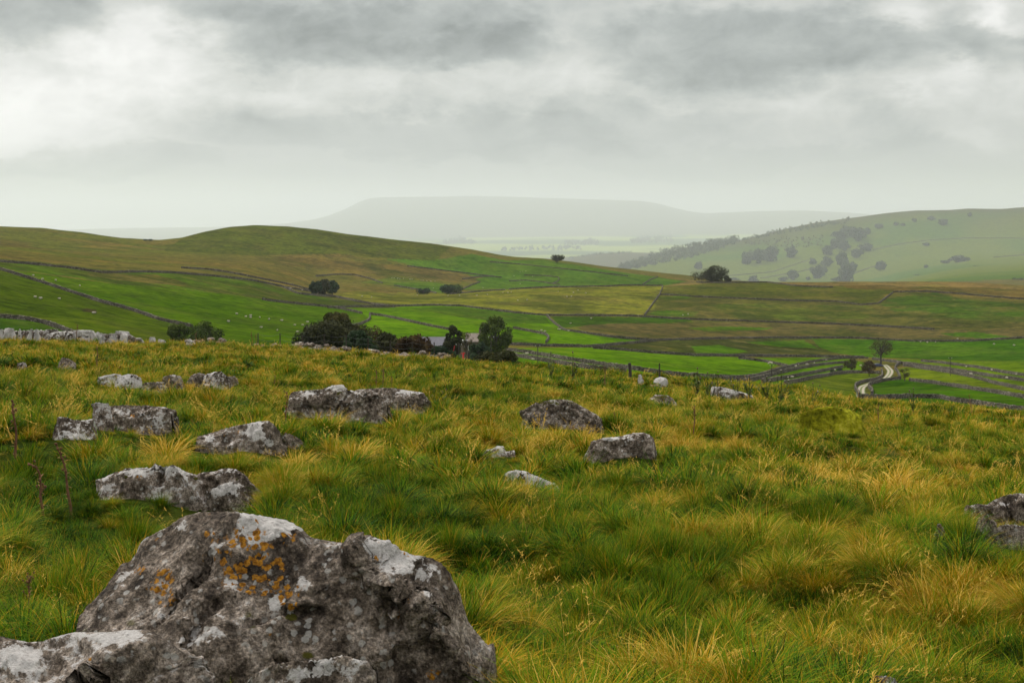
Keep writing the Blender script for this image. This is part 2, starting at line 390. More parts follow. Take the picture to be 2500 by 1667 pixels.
def land_colour(X, Y, Z):
    r = np.hypot(X, Y); ys = np.maximum(Y, 1.0)
    px = HX + F * X / ys; py = HY - F * Z / ys
    n = len(X); col = np.zeros((n, 4))
    wx = (fb2(X, Y, 40, 21, 4) - .5) * 1.6; wy = (fb2(X, Y, 30, 22, 4) - .5) * 1.6
    p1 = sst(.45, .62, fb2(X, Y, 34, 71, 4)); p2 = sst(.5, .68, fb2(X, Y, 20, 72, 4)); p3 = fb2(X, Y, 60, 73, 3) - .5
    a = fb2(X, Y, 160, 31, 4); b = fb2(X, Y, 45, 33, 4)
    mo = (np.array(MOOR)[None] * (1 - sst(.42, .6, a))[:, None] + np.array(srgb(92,96,36,KA))[None] * sst(.42, .6, a)[:, None])
    mo = mo * (1 - .5 * sst(.52, .66, b))[:, None] + np.array(srgb(120,100,52,KA))[None] * .5 * sst(.52, .66, b)[:, None]
    col[:, :3] = mo; col[:, 3] = .3
    m = r < 300
    col[m, :3] = G_DEEP; col[m, 3] = .1
    # the far side of the valley
    d = r > 3400
    t = sst(9800, 11000, r + 1200 * (fb2(X, Y, 1000, 41, 3) - .5))
    c1 = np.array(srgb(98,112,32,KA)); c2 = np.array(srgb(78,78,38,KA)); c3 = np.array(srgb(76,104,26,KA))
    g = sst(.45, .6, fb2(X, Y, 880, 43, 3))
    dc = (c1[None] * (1 - g)[:, None] + c3[None] * g[:, None]) * (1 - t)[:, None] + c2[None] * t[:, None]
    col[d, :3] = dc[d]; col[d, 3] = .25
    e = r > 16700
    g = sst(.5, .56, fb2(X, Y, 2700, 45, 3))
    ec = np.array(srgb(150,166,60,KA))[None] * (1 - g)[:, None] + np.array(srgb(70,100,44,KA))[None] * g[:, None]
    col[e, :3] = ec[e]
    p = r > 35800
    col[p, :3] = np.array(srgb(84,84,56,KA)); col[p, 3] = .1
    vis = (Y > 0)
    for r0, r1, c, ru, poly in FIELDS:
        soft = 7.0 if ru >= .25 else 1.5
        k = inpoly(px + wx * soft * 6, py + wy * soft, poly) & (r > r0) & (r < r1) & vis
        col[k, :3] = c; col[k, 3] = ru
        m1 = (p1[k] * (.75 if ru >= .25 else .22))[:, None]; m2 = (p2[k] * (.42 if ru >= .25 else .12))[:, None]
        col[k, :3] = col[k, :3] * (1 - m1) + np.array(srgb(66,74,26,KA)) * m1 if ru >= .25 else col[k, :3] * (1 - m1) + np.array(srgb(92,112,24,KA)) * m1
        col[k, :3] = col[k, :3] * (1 - m2) + np.array(srgb(108,96,52,KA)) * m2
        col[k, :3] *= (1 + .5 * p3[k])[:, None]
    # rough pasture on this side: thatch and soil between the tussocks
    f = 1 - sst(88, 140, r)
    q = fb2(X, Y, 1.1, 51, 3)[:, None]
    fg = np.array([.05, .05, .009])[None] * (1 - q) + np.array([.03, .055, .007])[None] * q
    col[:, :3] = col[:, :3] * (1 - f)[:, None] + fg * f[:, None]
    return col

def make_ground():
    pxs = np.arange(-180, 2681, 4.0)
    th = np.arctan((pxs - HX) / F)
    lo = np.linspace(-math.pi, th[0], 60)[:-1]; hi = np.linspace(th[-1], math.pi, 60)[1:]
    th = np.concatenate([lo, th, hi[:-1]])
    rr = np.concatenate([np.geomspace(.5, 95, 150), np.linspace(97, 330, 50), np.arange(333, 700, 2.6), np.arange(703, 1650, 4.6),
                         np.arange(1657, 2760, 9), np.geomspace(2775, 7650, 36), np.arange(7680, 12440, 33), np.geomspace(12480, 62000, 95)])
    T, Rr = np.meshgrid(th, rr)
    X = Rr * np.sin(T); Y = Rr * np.cos(T); Z = terr(X, Y)
    nr, nc = X.shape
    v = np.stack([X, Y, Z], -1).reshape(-1, 3)
    i = np.arange(nr - 1)[:, None] * nc; j = np.arange(nc)[None]; k = (j + 1) % nc
    q = np.stack([i + j, i + nc + j, i + nc + k, i + k], -1).reshape(-1, 4)[:, ::-1]
    v = np.concatenate([v, [[0, 0, -1.85]]]); c = len(v) - 1
    tri = np.array([[c, (a + 1) % nc, a] for a in range(nc)])
    col = land_colour(v[:, 0], v[:, 1], v[:, 2])
    m, t, b = material('pasture_ground')
    geo = t.new('ShaderNodeNewGeometry').outputs['Position']
    ca = t.new('ShaderNodeAttribute', attribute_name='land')
    n1 = t.noise(geo, .035, 5, .6); n2 = t.noise(geo, .22, 5, .65); n3 = t.noise(geo, 1.6, 4, .6)
    st = t.vmath('MULTIPLY', geo, (.12, .5, .5)); n4 = t.noise(st, 1.0, 4, .6)
    f = t.math('ADD', t.math('MULTIPLY', n1, .6), t.math('ADD', t.math('MULTIPLY', n2, .95), t.math('MULTIPLY', t.math('ADD', n3, n4), .4)))
    c = t.mix(1.0, ca.outputs['Color'], t.ramp(t.math('SUBTRACT', f, .675), [(.36, (.52,.58,.6)), (.5, (1,1,1)), (.64, (1.42,1.3,1.2))]), 'MULTIPLY')
    rush = t.ss(t.math('ADD', t.noise(geo, .16, 6, .7), t.math('MULTIPLY', ca.outputs['Alpha'], .24)), .61, .70)
    c = t.mix(t.math('MULTIPLY', rush, .7), c, (.035, .042, .012))
    straw = t.ss(t.math('ADD', t.noise(t.vmath('ADD', geo, (31, 7, 3)), .09, 6, .7), t.math('MULTIPLY', ca.outputs['Alpha'], .2)), .64, .8)
    c = t.mix(t.math('MULTIPLY', straw, .45), c, (.26, .2, .07))
    t.put(b.inputs['Base Color'], c); b.inputs['Roughness'].default_value = 1; b.inputs['Specular IOR Level'].default_value = 0
    t.put(b.inputs['Normal'], t.bump(t.math('ADD', n2, n3), .6, .5))
    o = build('ground', v, [q, tri], m, smooth=True, attrs={'land': col})
    tag(o, 'rough pasture, walled fields, moorland and hills running to the horizon', None, None, 'structure')
    return o
make_ground()
# ------------------------------------------------------------------ limestone
def stone_material():
    m, t, b = material('limestone')
    tc = t.new('ShaderNodeTexCoord').outputs['Object']
    oi = t.new('ShaderNodeObjectInfo').outputs['Random']
    P = t.vmath('ADD', tc, t.vmath('SCALE', (17, 31, 23), scale=oi))
    up = t.new('ShaderNodeSeparateXYZ'); t.put(up.inputs[0], t.new('ShaderNodeNewGeometry').outputs['Normal']); up = up.outputs[2]
    sc = t.attr('grain')                     # metres of coarse mottling
    Q = t.vmath('SCALE', P, scale=sc)
    n1 = t.noise(Q, 2.6, 9, .68); n2 = t.noise(Q, 11, 8, .72); n3 = t.noise(Q, 60, 6, .7)
    base = t.ramp(t.math('ADD', t.math('MULTIPLY', n1, .5), t.math('MULTIPLY', n2, .5)),
                  [(.38, (.026,.019,.014)), (.44, (.078,.060,.046)), (.49, (.185,.147,.114)), (.535, (.345,.285,.235)), (.61, (.58,.50,.435))])
    base = t.mix(1.0, base, t.ramp(n3, [(.34, (.3,.28,.26)), (.5, (1,1,1)), (.66, (2.0,1.95,1.9))]), 'MULTIPLY')
    # grey-white crust
    wa = t.attr('white')
    wm = t.math('ADD', t.math('ADD', wa, t.math('MULTIPLY', t.math('SUBTRACT', n1, .5), 1.5)), t.math('ADD', t.math('MULTIPLY', t.math('SUBTRACT', n2, .5), 1.7), t.math('MULTIPLY', up, .33)))
    wmask = t.ss(wm, .46, .555)
    white = t.ramp(n3, [(.3, (.44,.40,.37)), (.5, (.70,.66,.63)), (.75, (.80,.78,.75))])
    c = t.mix(wmask, base, white)
    # small white lichen dots
    dn = t.voro(t.vmath('ADD', P, t.vmath('SCALE', t.noise(P, 30, 3, .6, col=True), scale=.03)), 17)
    dots = t.math('MULTIPLY', t.ss(dn, .36, .26), t.ss(t.noise(P, 4.3, 4, .6), .50, .57))
    c = t.mix(t.math('MULTIPLY', dots, .55), c, (.66,.64,.6))
    # black crust in patches
    bk = t.ss(t.noise(t.vmath('ADD', Q, (9,4,2)), 9, 8, .72), .53, .61)
    c = t.mix(t.math('MULTIPLY', bk, t.math('SUBTRACT', .48, t.math('MULTIPLY', wmask, .3))), c, (.026,.022,.018))
    pit = t.math('MULTIPLY', t.ss(t.voro(t.vmath('ADD', P, t.vmath('SCALE', t.noise(P, 25, 3, .6, col=True), scale=.05)), 26), .24, .12), t.ss(t.noise(P, 3.1, 4, .6), .5, .6))
    c = t.mix(t.math('MULTIPLY', pit, .85), c, (.015,.012,.01))
    # orange lichen
    ov = t.voro(t.vmath('ADD', P, t.vmath('SCALE', t.noise(P, 18, 4, .65, col=True), scale=.06)), 27)
    om = t.math('MULTIPLY', t.ss(ov, .52, .40), t.ss(t.math('ADD', t.attr('orange'), t.math('MULTIPLY', t.math('SUBTRACT', t.noise(P, 7, 4, .6), .5), 1.6)), .36, .50))
    c = t.mix(om, c, t.mix(t.ss(t.noise(P, 40, 4, .65), .35, .65), (.22,.085,.01), (.66,.30,.03)))
    # moss
    mm = t.math('ADD', t.math('MULTIPLY', t.attr('moss'), t.ss(up, -.2, .75)), t.math('MULTIPLY', t.math('SUBTRACT', n1, .5), 1.3))
    mmask = t.ss(mm, .40, .56)
    c = t.mix(mmask, c, t.mix(n3, (.02,.024,.004), (.14,.125,.012)))
    t.put(b.inputs['Base Color'], c)
    b.inputs['Roughness'].default_value = .92; b.inputs['Specular IOR Level'].default_value = .18
    h = t.math('ADD', t.math('ADD', t.math('MULTIPLY', n1, .8), t.math('MULTIPLY', n2, .9)), t.math('ADD', t.math('MULTIPLY', n3, .35), t.math('MULTIPLY', mmask, .2)))
    t.put(b.inputs['Normal'], t.bump(h, 1.0, .07))
    return m
M_STONE = stone_material()
FOOT = []      # footprints that keep the grass off

def rock(name, label, cat, top, base, depth=.55, seed=1, ns=90, na=46, amp=.13, grain=1.0, white=.25, orange=0., moss=0.,
         wspots=(), ospots=(), mspots=(), r=None, group=None, bury=.12, flat=.62, fwd=.5, foot=True, lay=0.0, cracks=()):
    """a boulder grown from its own skyline: top = [(px,py)...] left to right, base = py where its front meets the turf"""
    top = np.array(top, float)
    if base and base < 1600:              # turf hides the low ends: stones run on under it
        m_ = .5 * (top[0, 0] + top[-1, 0]); top[:, 0] = m_ + (top[:, 0] - m_) * (1.12 if r is None else 1.0)
        base += (4 if top[0, 0] > 1500 and base < 1000 else 10 if base < 1090 else 4) if top[-1, 0] < 2300 else 26
        white += .07
    cx = .5 * (top[0, 0] + top[-1, 0])
    if r is None: P0 = rays([(cx, base)], 2.0, 110, 2500)[0]
    else: P0 = at_r(cx, r)
    wm = (top[-1, 0] - top[0, 0]) / F * P0[1]
    hd = depth * wm * .5                              # half depth
    Yc = P0[1] + hd * fwd
    k = Yc / F
    s = np.linspace(0, 1, ns)
    spx = top[0, 0] + (top[-1, 0] - top[0, 0]) * s
    spy = np.interp(spx, top[:, 0], top[:, 1])
    w = max(1, ns // 60); spy = _smooth(spy, w)
    x = (spx - HX) * k
    zt = -(spy - HY) * k
    A = np.linspace(0, math.pi, na)
    e = np.clip(1 - (2 * s - 1) ** 2, 0, 1) ** .38
    dd = hd * (e * (.85 + .3 * vnoise(np.stack([s * 4, s * 0 + seed, s * 0], 1), seed)) + .04)
    yy = Yc - dd[:, None] * np.sign(np.cos(A))[None] * np.abs(np.cos(A))[None] ** .8
    xx = np.repeat(x[:, None], na, 1)
    zg = terr(xx, yy) - bury
    sh = np.sin(A)[None] ** flat
    zz = zg + np.maximum(zt[:, None] - zg, .02) * sh
    v = np.stack([xx, yy, zz], -1)
    def normals(v):
        du = np.gradient(v, axis=0); dv = np.gradient(v, axis=1)
        n = np.cross(du, dv); n /= np.linalg.norm(n, axis=-1, keepdims=True) + 1e-9
        return n
    H = np.maximum(zt - terr(x, np.full_like(x, Yc)), .05)
    ref = min(float(np.percentile(H, 85)) * 1.4, wm * .5)
    for sc, am, ridge, oc in ((1.25, amp * .8, False, 2), (.9, amp * .6, True, 2), (.42, amp * .85, True, 4), (.15, amp * .34, True, 4), (.05, amp * .08, False, 3)):
        n = normals(v)
        p = v.reshape(-1, 3) / (ref * sc) + seed * 7.7
        if lay: p = p * np.array([1, 1, 1 + lay])
        d = fbm(p, seed * 13, oc, ridge).reshape(ns, na) - (.5 if not ridge else .62)
        lim = np.minimum(1, H / ref)[:, None]
        # keep the skyline itself close to where it is
        v = v + n * (d * am * ref * 2 * (.35 + .65 * lim))[..., None]
        if oc == 2 and not ridge:            # broken faces: the lump is split off along a few planes
            g = np.random.default_rng(seed * 31)
            c0 = np.array([x.mean(), Yc, zg.min()]); sz = np.array([wm * .5, hd, ref])
            for _ in range(10):
                nn = g.normal(size=3); nn[0] *= .6; nn[2] = abs(nn[2]) * .8; nn[1] -= .3; nn /= np.linalg.norm(nn)
                dd_ = ((v - c0) / sz) @ nn - g.uniform(.60, .84)
                v = v - (np.maximum(dd_, 0) * .9)[..., None] * nn * sz
    xa, xb = v[..., 0].min(), v[..., 0].max()
    v[..., 0] = x[0] + (v[..., 0] - xa) * (x[-1] - x[0]) / (xb - xa)
    # bring the skyline back to where it should be
    for _ in range(3):
        cur = (v[..., 2] / v[..., 1]).max(1)
        want = -(np.interp(HX + F * v[:, na // 2, 0] / v[:, na // 2, 1], top[:, 0], top[:, 1]) - HY) / F
        gt = zg.mean(1) / Yc
        rat = np.clip((want - gt) / np.maximum(cur - gt, 2e-3), .4, 3.0); rat = _smooth(rat, max(1, ns // 50))
        v[..., 2] = zg + (v[..., 2] - zg) * rat[:, None]
    # cracks: grooves along a line of the face
    for (s0, a0, s1, a1, wd, dp) in cracks:
        S_, A_ = np.meshgrid(s, A / math.pi, indexing='ij')
        dx, dy = s1 - s0, a1 - a0; L2 = dx * dx + dy * dy
        wob = .02 * (fbm(v.reshape(-1, 3) * 6, 77, 3).reshape(ns, na) - .5) * 2
        tt = np.clip(((S_ - s0) * dx + (A_ - a0) * dy) / L2, 0, 1)
        ds = np.hypot(S_ - s0 - tt * dx, (A_ - a0 - tt * dy) + wob)
        v = v - normals(v) * (dp * np.exp(-(ds / wd) ** 2))[..., None]
    org = np.array([x.mean(), Yc, float(terr(np.array([x.mean()]), np.array([Yc]))[0])])
    V = v.reshape(-1, 3)
    ppx = HX + F * V[:, 0] / V[:, 1]; ppy = HY - F * V[:, 2] / V[:, 1]
    def spots(base_v, lst):
        a = np.full(len(V), float(base_v))
        for (sx, sy, rx, ry, am) in lst:
            a += am * np.exp(-((ppx - sx) / rx) ** 2 - ((ppy - sy) / ry) ** 2)
        return a
    i = np.arange(ns - 1)[:, None] * na; j = np.arange(na - 1)[None]
    q = np.stack([i + j, i + na + j, i + na + j + 1, i + j + 1], -1).reshape(-1, 4)
    o = build(name, V - org, [q], M_STONE, smooth=True, loc=org,
              attrs={'white': spots(white, wspots), 'orange': spots(orange, ospots), 'moss': spots(moss, mspots), 'grain': np.full(len(V), grain)})
    tag(o, label, cat, group)
    if foot: FOOT.append((org[0], Yc, wm * .5, hd))
    return o

def Z11(*p): return [(a / 1.8816, 1180 + b / 1.8816) for a, b in p]
def Z7(*p): return [(a / 2.82, 780 + b / 2.82) for a, b in p]
def Z8(*p): return [(700 + a / 2.613, 850 + b / 2.613) for a, b in p]
def Z9(*p): return [(1600 + a / 2.613, 850 + b / 2.613) for a, b in p]
def Z3(*p): return [(1200 + a / 2.82, 500 + b / 2.82) for a, b in p]
def Z5(*p): return [(a / 4.704, 640 + b / 4.704) for a, b in p]

def z11s(*l): return [(a / 1.8816, 1180 + b / 1.8816, c / 1.8816, d / 1.8816, e) for a, b, c, d, e in l]
BG = 'limestone boulders lying in the pasture'
# the big one at the front
rock('boulder', 'huge grey limestone boulder splashed with orange lichen at the front of the picture', 'boulder',
     Z11((345,640),(400,560),(440,510),(500,420),(530,370),(598,348),(612,300),(660,248),(720,228),(790,205),(880,147),(950,130),(1100,128),(1200,145),(1330,165),(1400,200),(1430,243),(1500,258),(1640,280),(1720,266),(1800,265),(1850,288),(1900,320),(2000,345),(2060,400),(2110,490),(2150,620),(2205,700),(2275,780),(2345,860),(2400,940)),
     1725, depth=.62, seed=3, ns=560, na=230, amp=.075, grain=1.0, white=-.02, orange=.10, flat=.5, fwd=.75,
     wspots=z11s((1240,210,130,75,.75),(1340,150,120,40,.5),(1180,150,90,40,.4),(1800,300,100,50,.8),(1880,370,100,80,.4),(2000,430,80,80,.3),(1270,545,40,38,.95),(990,305,50,40,.5),(820,200,60,30,.4),(560,420,50,40,.3),(1070,450,60,30,.4),(920,700,150,80,.28),(640,260,60,30,.3),(1750,290,200,40,.25),(1500,480,200,30,.2),(1380,450,40,50,.4)),
     ospots=z11s((1180,290,70,80,.8),(1090,330,60,90,.75),(1240,380,90,60,.65),(1230,480,110,40,.8),(1090,410,60,60,.5),(1325,545,40,45,.9),(1330,250,40,40,.7),(760,480,60,90,.45),(650,390,40,40,.6),(1880,318,30,18,1.0),(1000,340,50,40,.4),(930,240,60,70,.35),(1140,180,60,40,.35),(1250,690,30,20,.5),(2000,880,40,30,.7),(1400,780,40,30,.35)),
     mspots=z11s((1340,612,40,25,1.0),(1150,560,60,90,.3),(1150,650,40,60,.35),(1410,790,60,40,.6),(1090,300,30,60,.4),(890,300,20,40,.5),(600,640,60,40,.4)),
     cracks=[(.25,.42,.13,.12,.018,.05),(.60,.45,.97,.10,.028,-.12),(.50,.12,.66,.17,.012,.07),(.30,.08,.34,.30,.018,.07),(.18,.30,.24,.44,.02,.05),(.44,.22,.56,.28,.015,.05),(.72,.30,.80,.10,.016,.05)])
rock('boulder', 'low grey boulder with a dark hollow cut off by the bottom left corner', 'boulder',
     Z11((-560,800),(-400,740),(-260,715),(-120,700),(-40,692),(60,715),(130,728),(200,724),(290,700),(350,682),(480,682),(560,672),(650,670),(700,688),(750,712),(850,772),(920,832),(980,892),(1040,960)),
     1850, depth=.55, seed=8, ns=260, na=130, amp=.10, white=.02, flat=.55, fwd=.4,
     wspots=z11s((80,800,110,70,.5),(600,690,40,20,.7),(300,720,80,40,.25),(500,720,60,30,.3)),
     ospots=z11s((413,803,14,14,.8)), mspots=z11s((700,900,100,40,.4)),
     cracks=[(.52,.36,.40,.22,.03,.09),(.40,.22,.44,.10,.03,.07)])
rock('boulder', 'pale topped stone at the foot of the huge lichen covered boulder, bottom edge', 'boulder',
     Z11((1100,960),(1140,900),(1190,862),(1260,832),(1330,816),(1420,810),(1500,804),(1560,786),(1620,804),(1700,818),(1790,880),(1860,960)),
     1880, depth=.6, seed=11, ns=170, na=90, amp=.10, white=.06, flat=.55, fwd=.4,
     wspots=z11s((1480,860,110,40,.6),(1350,880,60,40,.35),(1470,810,50,20,.7)), ospots=z11s((1700,900,30,20,.3)))
rock('boulder', 'grey boulder top with one orange lichen spot at the bottom edge of the turf', 'boulder',
     [(2085,1672),(2100,1655),(2125,1648),(2160,1648),(2190,1655),(2212,1675)], 1775, depth=.8, seed=14, ns=80, na=50, white=.1,
     ospots=[(2146,1660,10,8,1.2)], wspots=[(2195,1664,14,6,.6)])
# second row
rock('boulder', 'long hump backed grey boulder just behind the huge one', 'boulder',
     Z7((640,1160),(680,1120),(760,1085),(830,1050),(900,1022),(1000,1018),(1080,1005),(1160,1000),(1220,1030),(1290,1060),(1350,1080),(1390,1150),(1420,1200)),
     1213, depth=.5, seed=21, ns=200, na=90, amp=.13, grain=1.2, white=.12, ospots=[(341,1166,9,5,.9),(290,1150,5,4,.6)], mspots=[(305,1164,9,5,.9),(480,1168,10,5,.8)],
     wspots=[(415,1145,28,8,.5),(330,1150,25,10,.25)], cracks=[(.6,.2,.68,.5,.02,.05)])
rock('boulder', 'dark knobbly boulder leaning behind the white topped stone', 'boulder',
     Z7((1350,1130),(1390,1070),(1440,1050),(1500,1045),(1560,1022),(1620,1028),(1670,1060),(1700,1100),(1740,1150),(1790,1200),(1840,1250)),
     1215, depth=.5, seed=22, ns=130, na=70, amp=.16, grain=1.3, white=.02, moss=.12, mspots=[(580,1168,8,8,.6)], wspots=[(570,1150,30,10,.25)])
rock('boulder', 'white topped stone resting against the dark knobbly boulder', 'boulder',
     Z7((1400,1235),(1430,1195),(1480,1160),(1540,1130),(1600,1112),(1660,1145),(1690,1200),(1730,1240),(1770,1310)),
     1244, depth=.6, seed=23, ns=130, na=70, amp=.13, grain=1.2, white=.05, wspots=[(545,1192,34,18,.85)], mspots=[(600,1201,20,6,.9),(540,1230,6,14,.6)])
rock('boulder', 'pointed boulder with a large white lichen patch in the left middle of the turf', 'boulder',
     Z7((1380,805),(1450,790),(1530,755),(1620,730),(1700,715),(1760,700),(1830,697),(1870,730),(1910,790),(1945,840),(1950,880)),
     1098, depth=.55, seed=24, ns=150, na=80, amp=.13, grain=1.25, white=.02, wspots=[(622,1050,26,22,.6),(655,1080,16,14,.6),(515,1070,10,6,.6)], ospots=[(580,1055,9,6,.8),(545,1062,8,5,.5)])
rock('boulder', 'small mossy brown stone on the right of the pointed white patched boulder', 'boulder',
     Z7((1930,800),(1960,775),(2000,780),(2040,810),(2075,840),(2110,880)), 1090, depth=.6, seed=25, ns=70, na=44, white=-.02, moss=.25)
rock('boulder', 'broad grey boulder with an arched back behind the thistle stalks', 'boulder',
     Z7((695,690),(705,620),(750,598),(820,588),(900,592),(980,590),(1050,598),(1100,602),(1140,625),(1170,660),(1195,710)),
     1044, depth=.5, seed=26, ns=150, na=80, amp=.12, grain=1.3, white=.08, ospots=[(325,1015,8,5,.7),(272,1012,8,10,.5)], wspots=[(385,1030,40,14,.3)])
rock('boulder', 'narrow upright stone tucked against the left end of the arched boulder', 'boulder',
     Z7((630,640),(640,585),(660,570),(720,578),(765,590),(790,640)), 1034, depth=.7, seed=27, ns=70, na=50, amp=.12, white=.2, wspots=[(252,984,20,6,.6)])
rock('boulder', 'low whitish stone with a moss cap left of the arched boulder', 'boulder',
     Z7((360,760),(385,705),(420,668),(470,672),(520,690),(580,692),(640,680),(680,720)), 1062, depth=.55, seed=28, ns=90, na=56, amp=.13, white=.22, mspots=[(205,1020,16,4,1.0)])
rock('boulder', 'long craggy grey boulder left of centre with a pale crest', 'boulder',
     Z8((15,320),(60,280),(150,268),(230,262),(290,236),(350,232),(400,258),(430,280),(500,285),(560,300),(600,330),(640,400),(660,440)),
     1016, depth=.45, seed=29, ns=190, na=90, amp=.16, grain=1.4, white=.06, wspots=[(822,946,26,7,.6),(760,958,25,5,.3)], mspots=[(830,962,12,7,.9)], lay=.6,
     cracks=[(.55,.2,.62,.5,.02,.06)])
rock('boulder', 'ragged grey boulder with reddish dock stems growing behind the long craggy one', 'boulder',
     Z8((430,300),(470,265),(540,258),(620,252),(700,255),(780,272),(850,285),(880,320),(905,370)), 990, depth=.5, seed=30, ns=130, na=70, amp=.16, grain=1.4, white=.02, moss=.12, mspots=[(1010,965,10,8,.5)], wspots=[(990,957,30,6,.3)])
rock('boulder', 'dark mossy boulder with ribbed strata sloping down to the right, middle of the turf', 'boulder',
     Z8((1505,430),(1540,390),(1600,350),(1680,330),(1750,325),(1810,335),(1860,365),(1910,395),(1960,430),(2000,465),(2020,500)),
     1036, depth=.45, seed=31, ns=150, na=80, amp=.13, grain=1.4, white=-.04, moss=.1, mspots=[(1385,985,40,8,.55),(1330,985,22,12,.4)], wspots=[(1355,985,20,8,.35)], lay=2.2)
rock('boulder', 'grey boulder with a blunt right end and white lumps on its back, right of centre', 'boulder',
     Z8((1880,625),(1930,600),(2000,585),(2060,570),(2130,562),(2200,540),(2260,537),(2300,560),(2330,620),(2350,690)),
     1112, depth=.5, seed=32, ns=150, na=80, amp=.14, grain=1.3, white=.05, wspots=[(1488,1070,16,6,.7),(1530,1078,12,8,.4)])
rock('boulder', 'small two humped pale stone sunk in grass near the picture centre', 'boulder',
     Z8((1240,690),(1270,650),(1320,640),(1345,622),(1380,625),(1395,660),(1440,650),(1470,690)), 1112, depth=.6, seed=33, ns=80, na=46, white=.2)
rock('boulder', 'whitish wedge shaped stone below the two humped pale one', 'boulder',
     Z8((1360,880),(1390,820),(1430,785),(1480,775),(1530,785),(1590,815),(1650,845),(1710,870),(1750,900)), 1192, depth=.5, seed=34, ns=120, na=66, amp=.13, grain=1.3, white=.28, wspots=[(1310,1172,40,14,.3)], mspots=[(1290,1150,24,3,.4)])
# right edge group
rock('boulder', 'dark fissured boulder with moss cut off by the right picture edge', 'boulder',
     Z9((1995,1090),(2015,1015),(2090,990),(2150,1000),(2200,960),(2260,935),(2320,922),(2400,935),(2480,960),(2560,1010),(2620,1100)), 1262, depth=.5, seed=35, ns=150, na=80, amp=.16, grain=1.3, white=.03, mspots=[(2490,1248,22,8,.9),(2455,1210,14,6,.7)], wspots=[(2455,1230,20,5,.5),(2390,1245,20,6,.3)], cracks=[(.32,.15,.42,.5,.025,.07),(.4,.3,.9,.3,.02,.06)])
rock('boulder', 'lower slab in front of the fissured boulder at the right edge', 'boulder',
     Z9((2130,1180),(2180,1135),(2260,1120),(2320,1130),(2420,1125),(2520,1150),(2600,1210)), 1312, depth=.5, seed=36, ns=110, na=60, amp=.13, grain=1.3, white=.08)
rock('boulder', 'small rounded grey stone at the left foot of the fissured boulder', 'boulder',
     Z9((2010,1150),(2035,1095),(2110,1080),(2160,1110),(2180,1160)), 1302, depth=.6, seed=37, ns=60, na=40, white=.06)
rock('boulder', 'little bright white stone on the left of the fissured boulder', 'boulder',
     Z9((1955,1065),(1970,1040),(1995,1035),(2015,1060)), 1264, depth=.8, seed=38, ns=40, na=30, white=.55)
rock('boulder', 'flat pale stone almost hidden in turf near the right edge', 'boulder',
     Z9((1760,1145),(1785,1122),(1815,1118),(1850,1142)), 1291, depth=.8, seed=39, ns=40, na=30, white=.25)
# left upper row
def small(label, pts, base, seed, white=.25, moss=0., group=None, depth=.6, amp=.12, ws=(), ms=(), r=None, name='boulder', flat=.62):
    return rock(name, label, 'boulder', pts, base, depth=depth, seed=seed, ns=72, na=44, amp=amp, grain=1.5, white=white, moss=moss, wspots=ws, mspots=ms, group=group, r=r, flat=flat)
small('flat topped white boulder, left of a touching pair in the upper left turf', Z7((675,405),(720,385),(790,373),(830,380),(850,420)), 936, 40, .4)
small('smooth rounded white boulder, right of a touching pair in the upper left turf', Z7((790,420),(830,390),(880,375),(930,380),(965,405),(975,435)), 939, 41, .4)
small('low tan slab lying below the pair of white boulders', Z7((975,450),(1000,435),(1060,430),(1120,430),(1145,460)), 951, 42, .12, depth=.5)
small('small dark mottled stone right of the pair of white boulders', Z7((1105,405),(1150,388),(1190,378),(1240,390),(1275,415)), 935, 43, .0)
small('dark rounded stone with a brown tuft on top, left in a cluster of three', Z7((1290,430),(1320,385),(1360,368),(1410,375),(1425,420)), 939, 44, .04, .12)
small('tall domed white stone, middle of a cluster of three in the upper left', Z7((1380,430),(1420,385),(1470,360),(1510,355),(1545,380),(1575,430)), 940, 45, .3)
small('low grey stone, right in a cluster of three in the upper left', Z7((1550,410),(1570,392),(1610,390),(1645,425)), 937, 46, .15)
small('small brown ridged stone in the grass far left below the white ledge', Z7((390,275),(420,258),(460,270),(500,295),(515,318)), 894, 47, -.05)
small('tiny pale stone sunk in grass near the left picture edge', Z7((115,302),(145,292),(185,308)), 892, 48, .2)
# right crest
small('bright white domed stone on the brow beside the fence post', Z3((1118,1216),(1135,1194),(1165,1184),(1195,1192),(1218,1220)), 934, 50, .75, amp=.06)
small('small white stone on the brow left of the domed white one', Z3((1003,1190),(1015,1170),(1035,1165),(1050,1185)), 934, 51, .55)
small('long pale stone tapering to the right among green thistles on the brow', Z3((1525,1275),(1550,1250),(1590,1252),(1650,1270),(1720,1292),(1790,1318)), 972, 52, .25, depth=.35)
small('dark moss capped boulder below the domed white stone', Z3((1070,1375),(1100,1335),(1150,1305),(1200,1310),(1245,1335),(1270,1380)), 988, 53, .05, .22, ms=[(1615,970,20,6,.5)])
small('low pinkish stone in front of the domed white stone', Z3((1090,1245),(1130,1235),(1190,1240),(1220,1250)), 947, 54, .2, depth=.4)

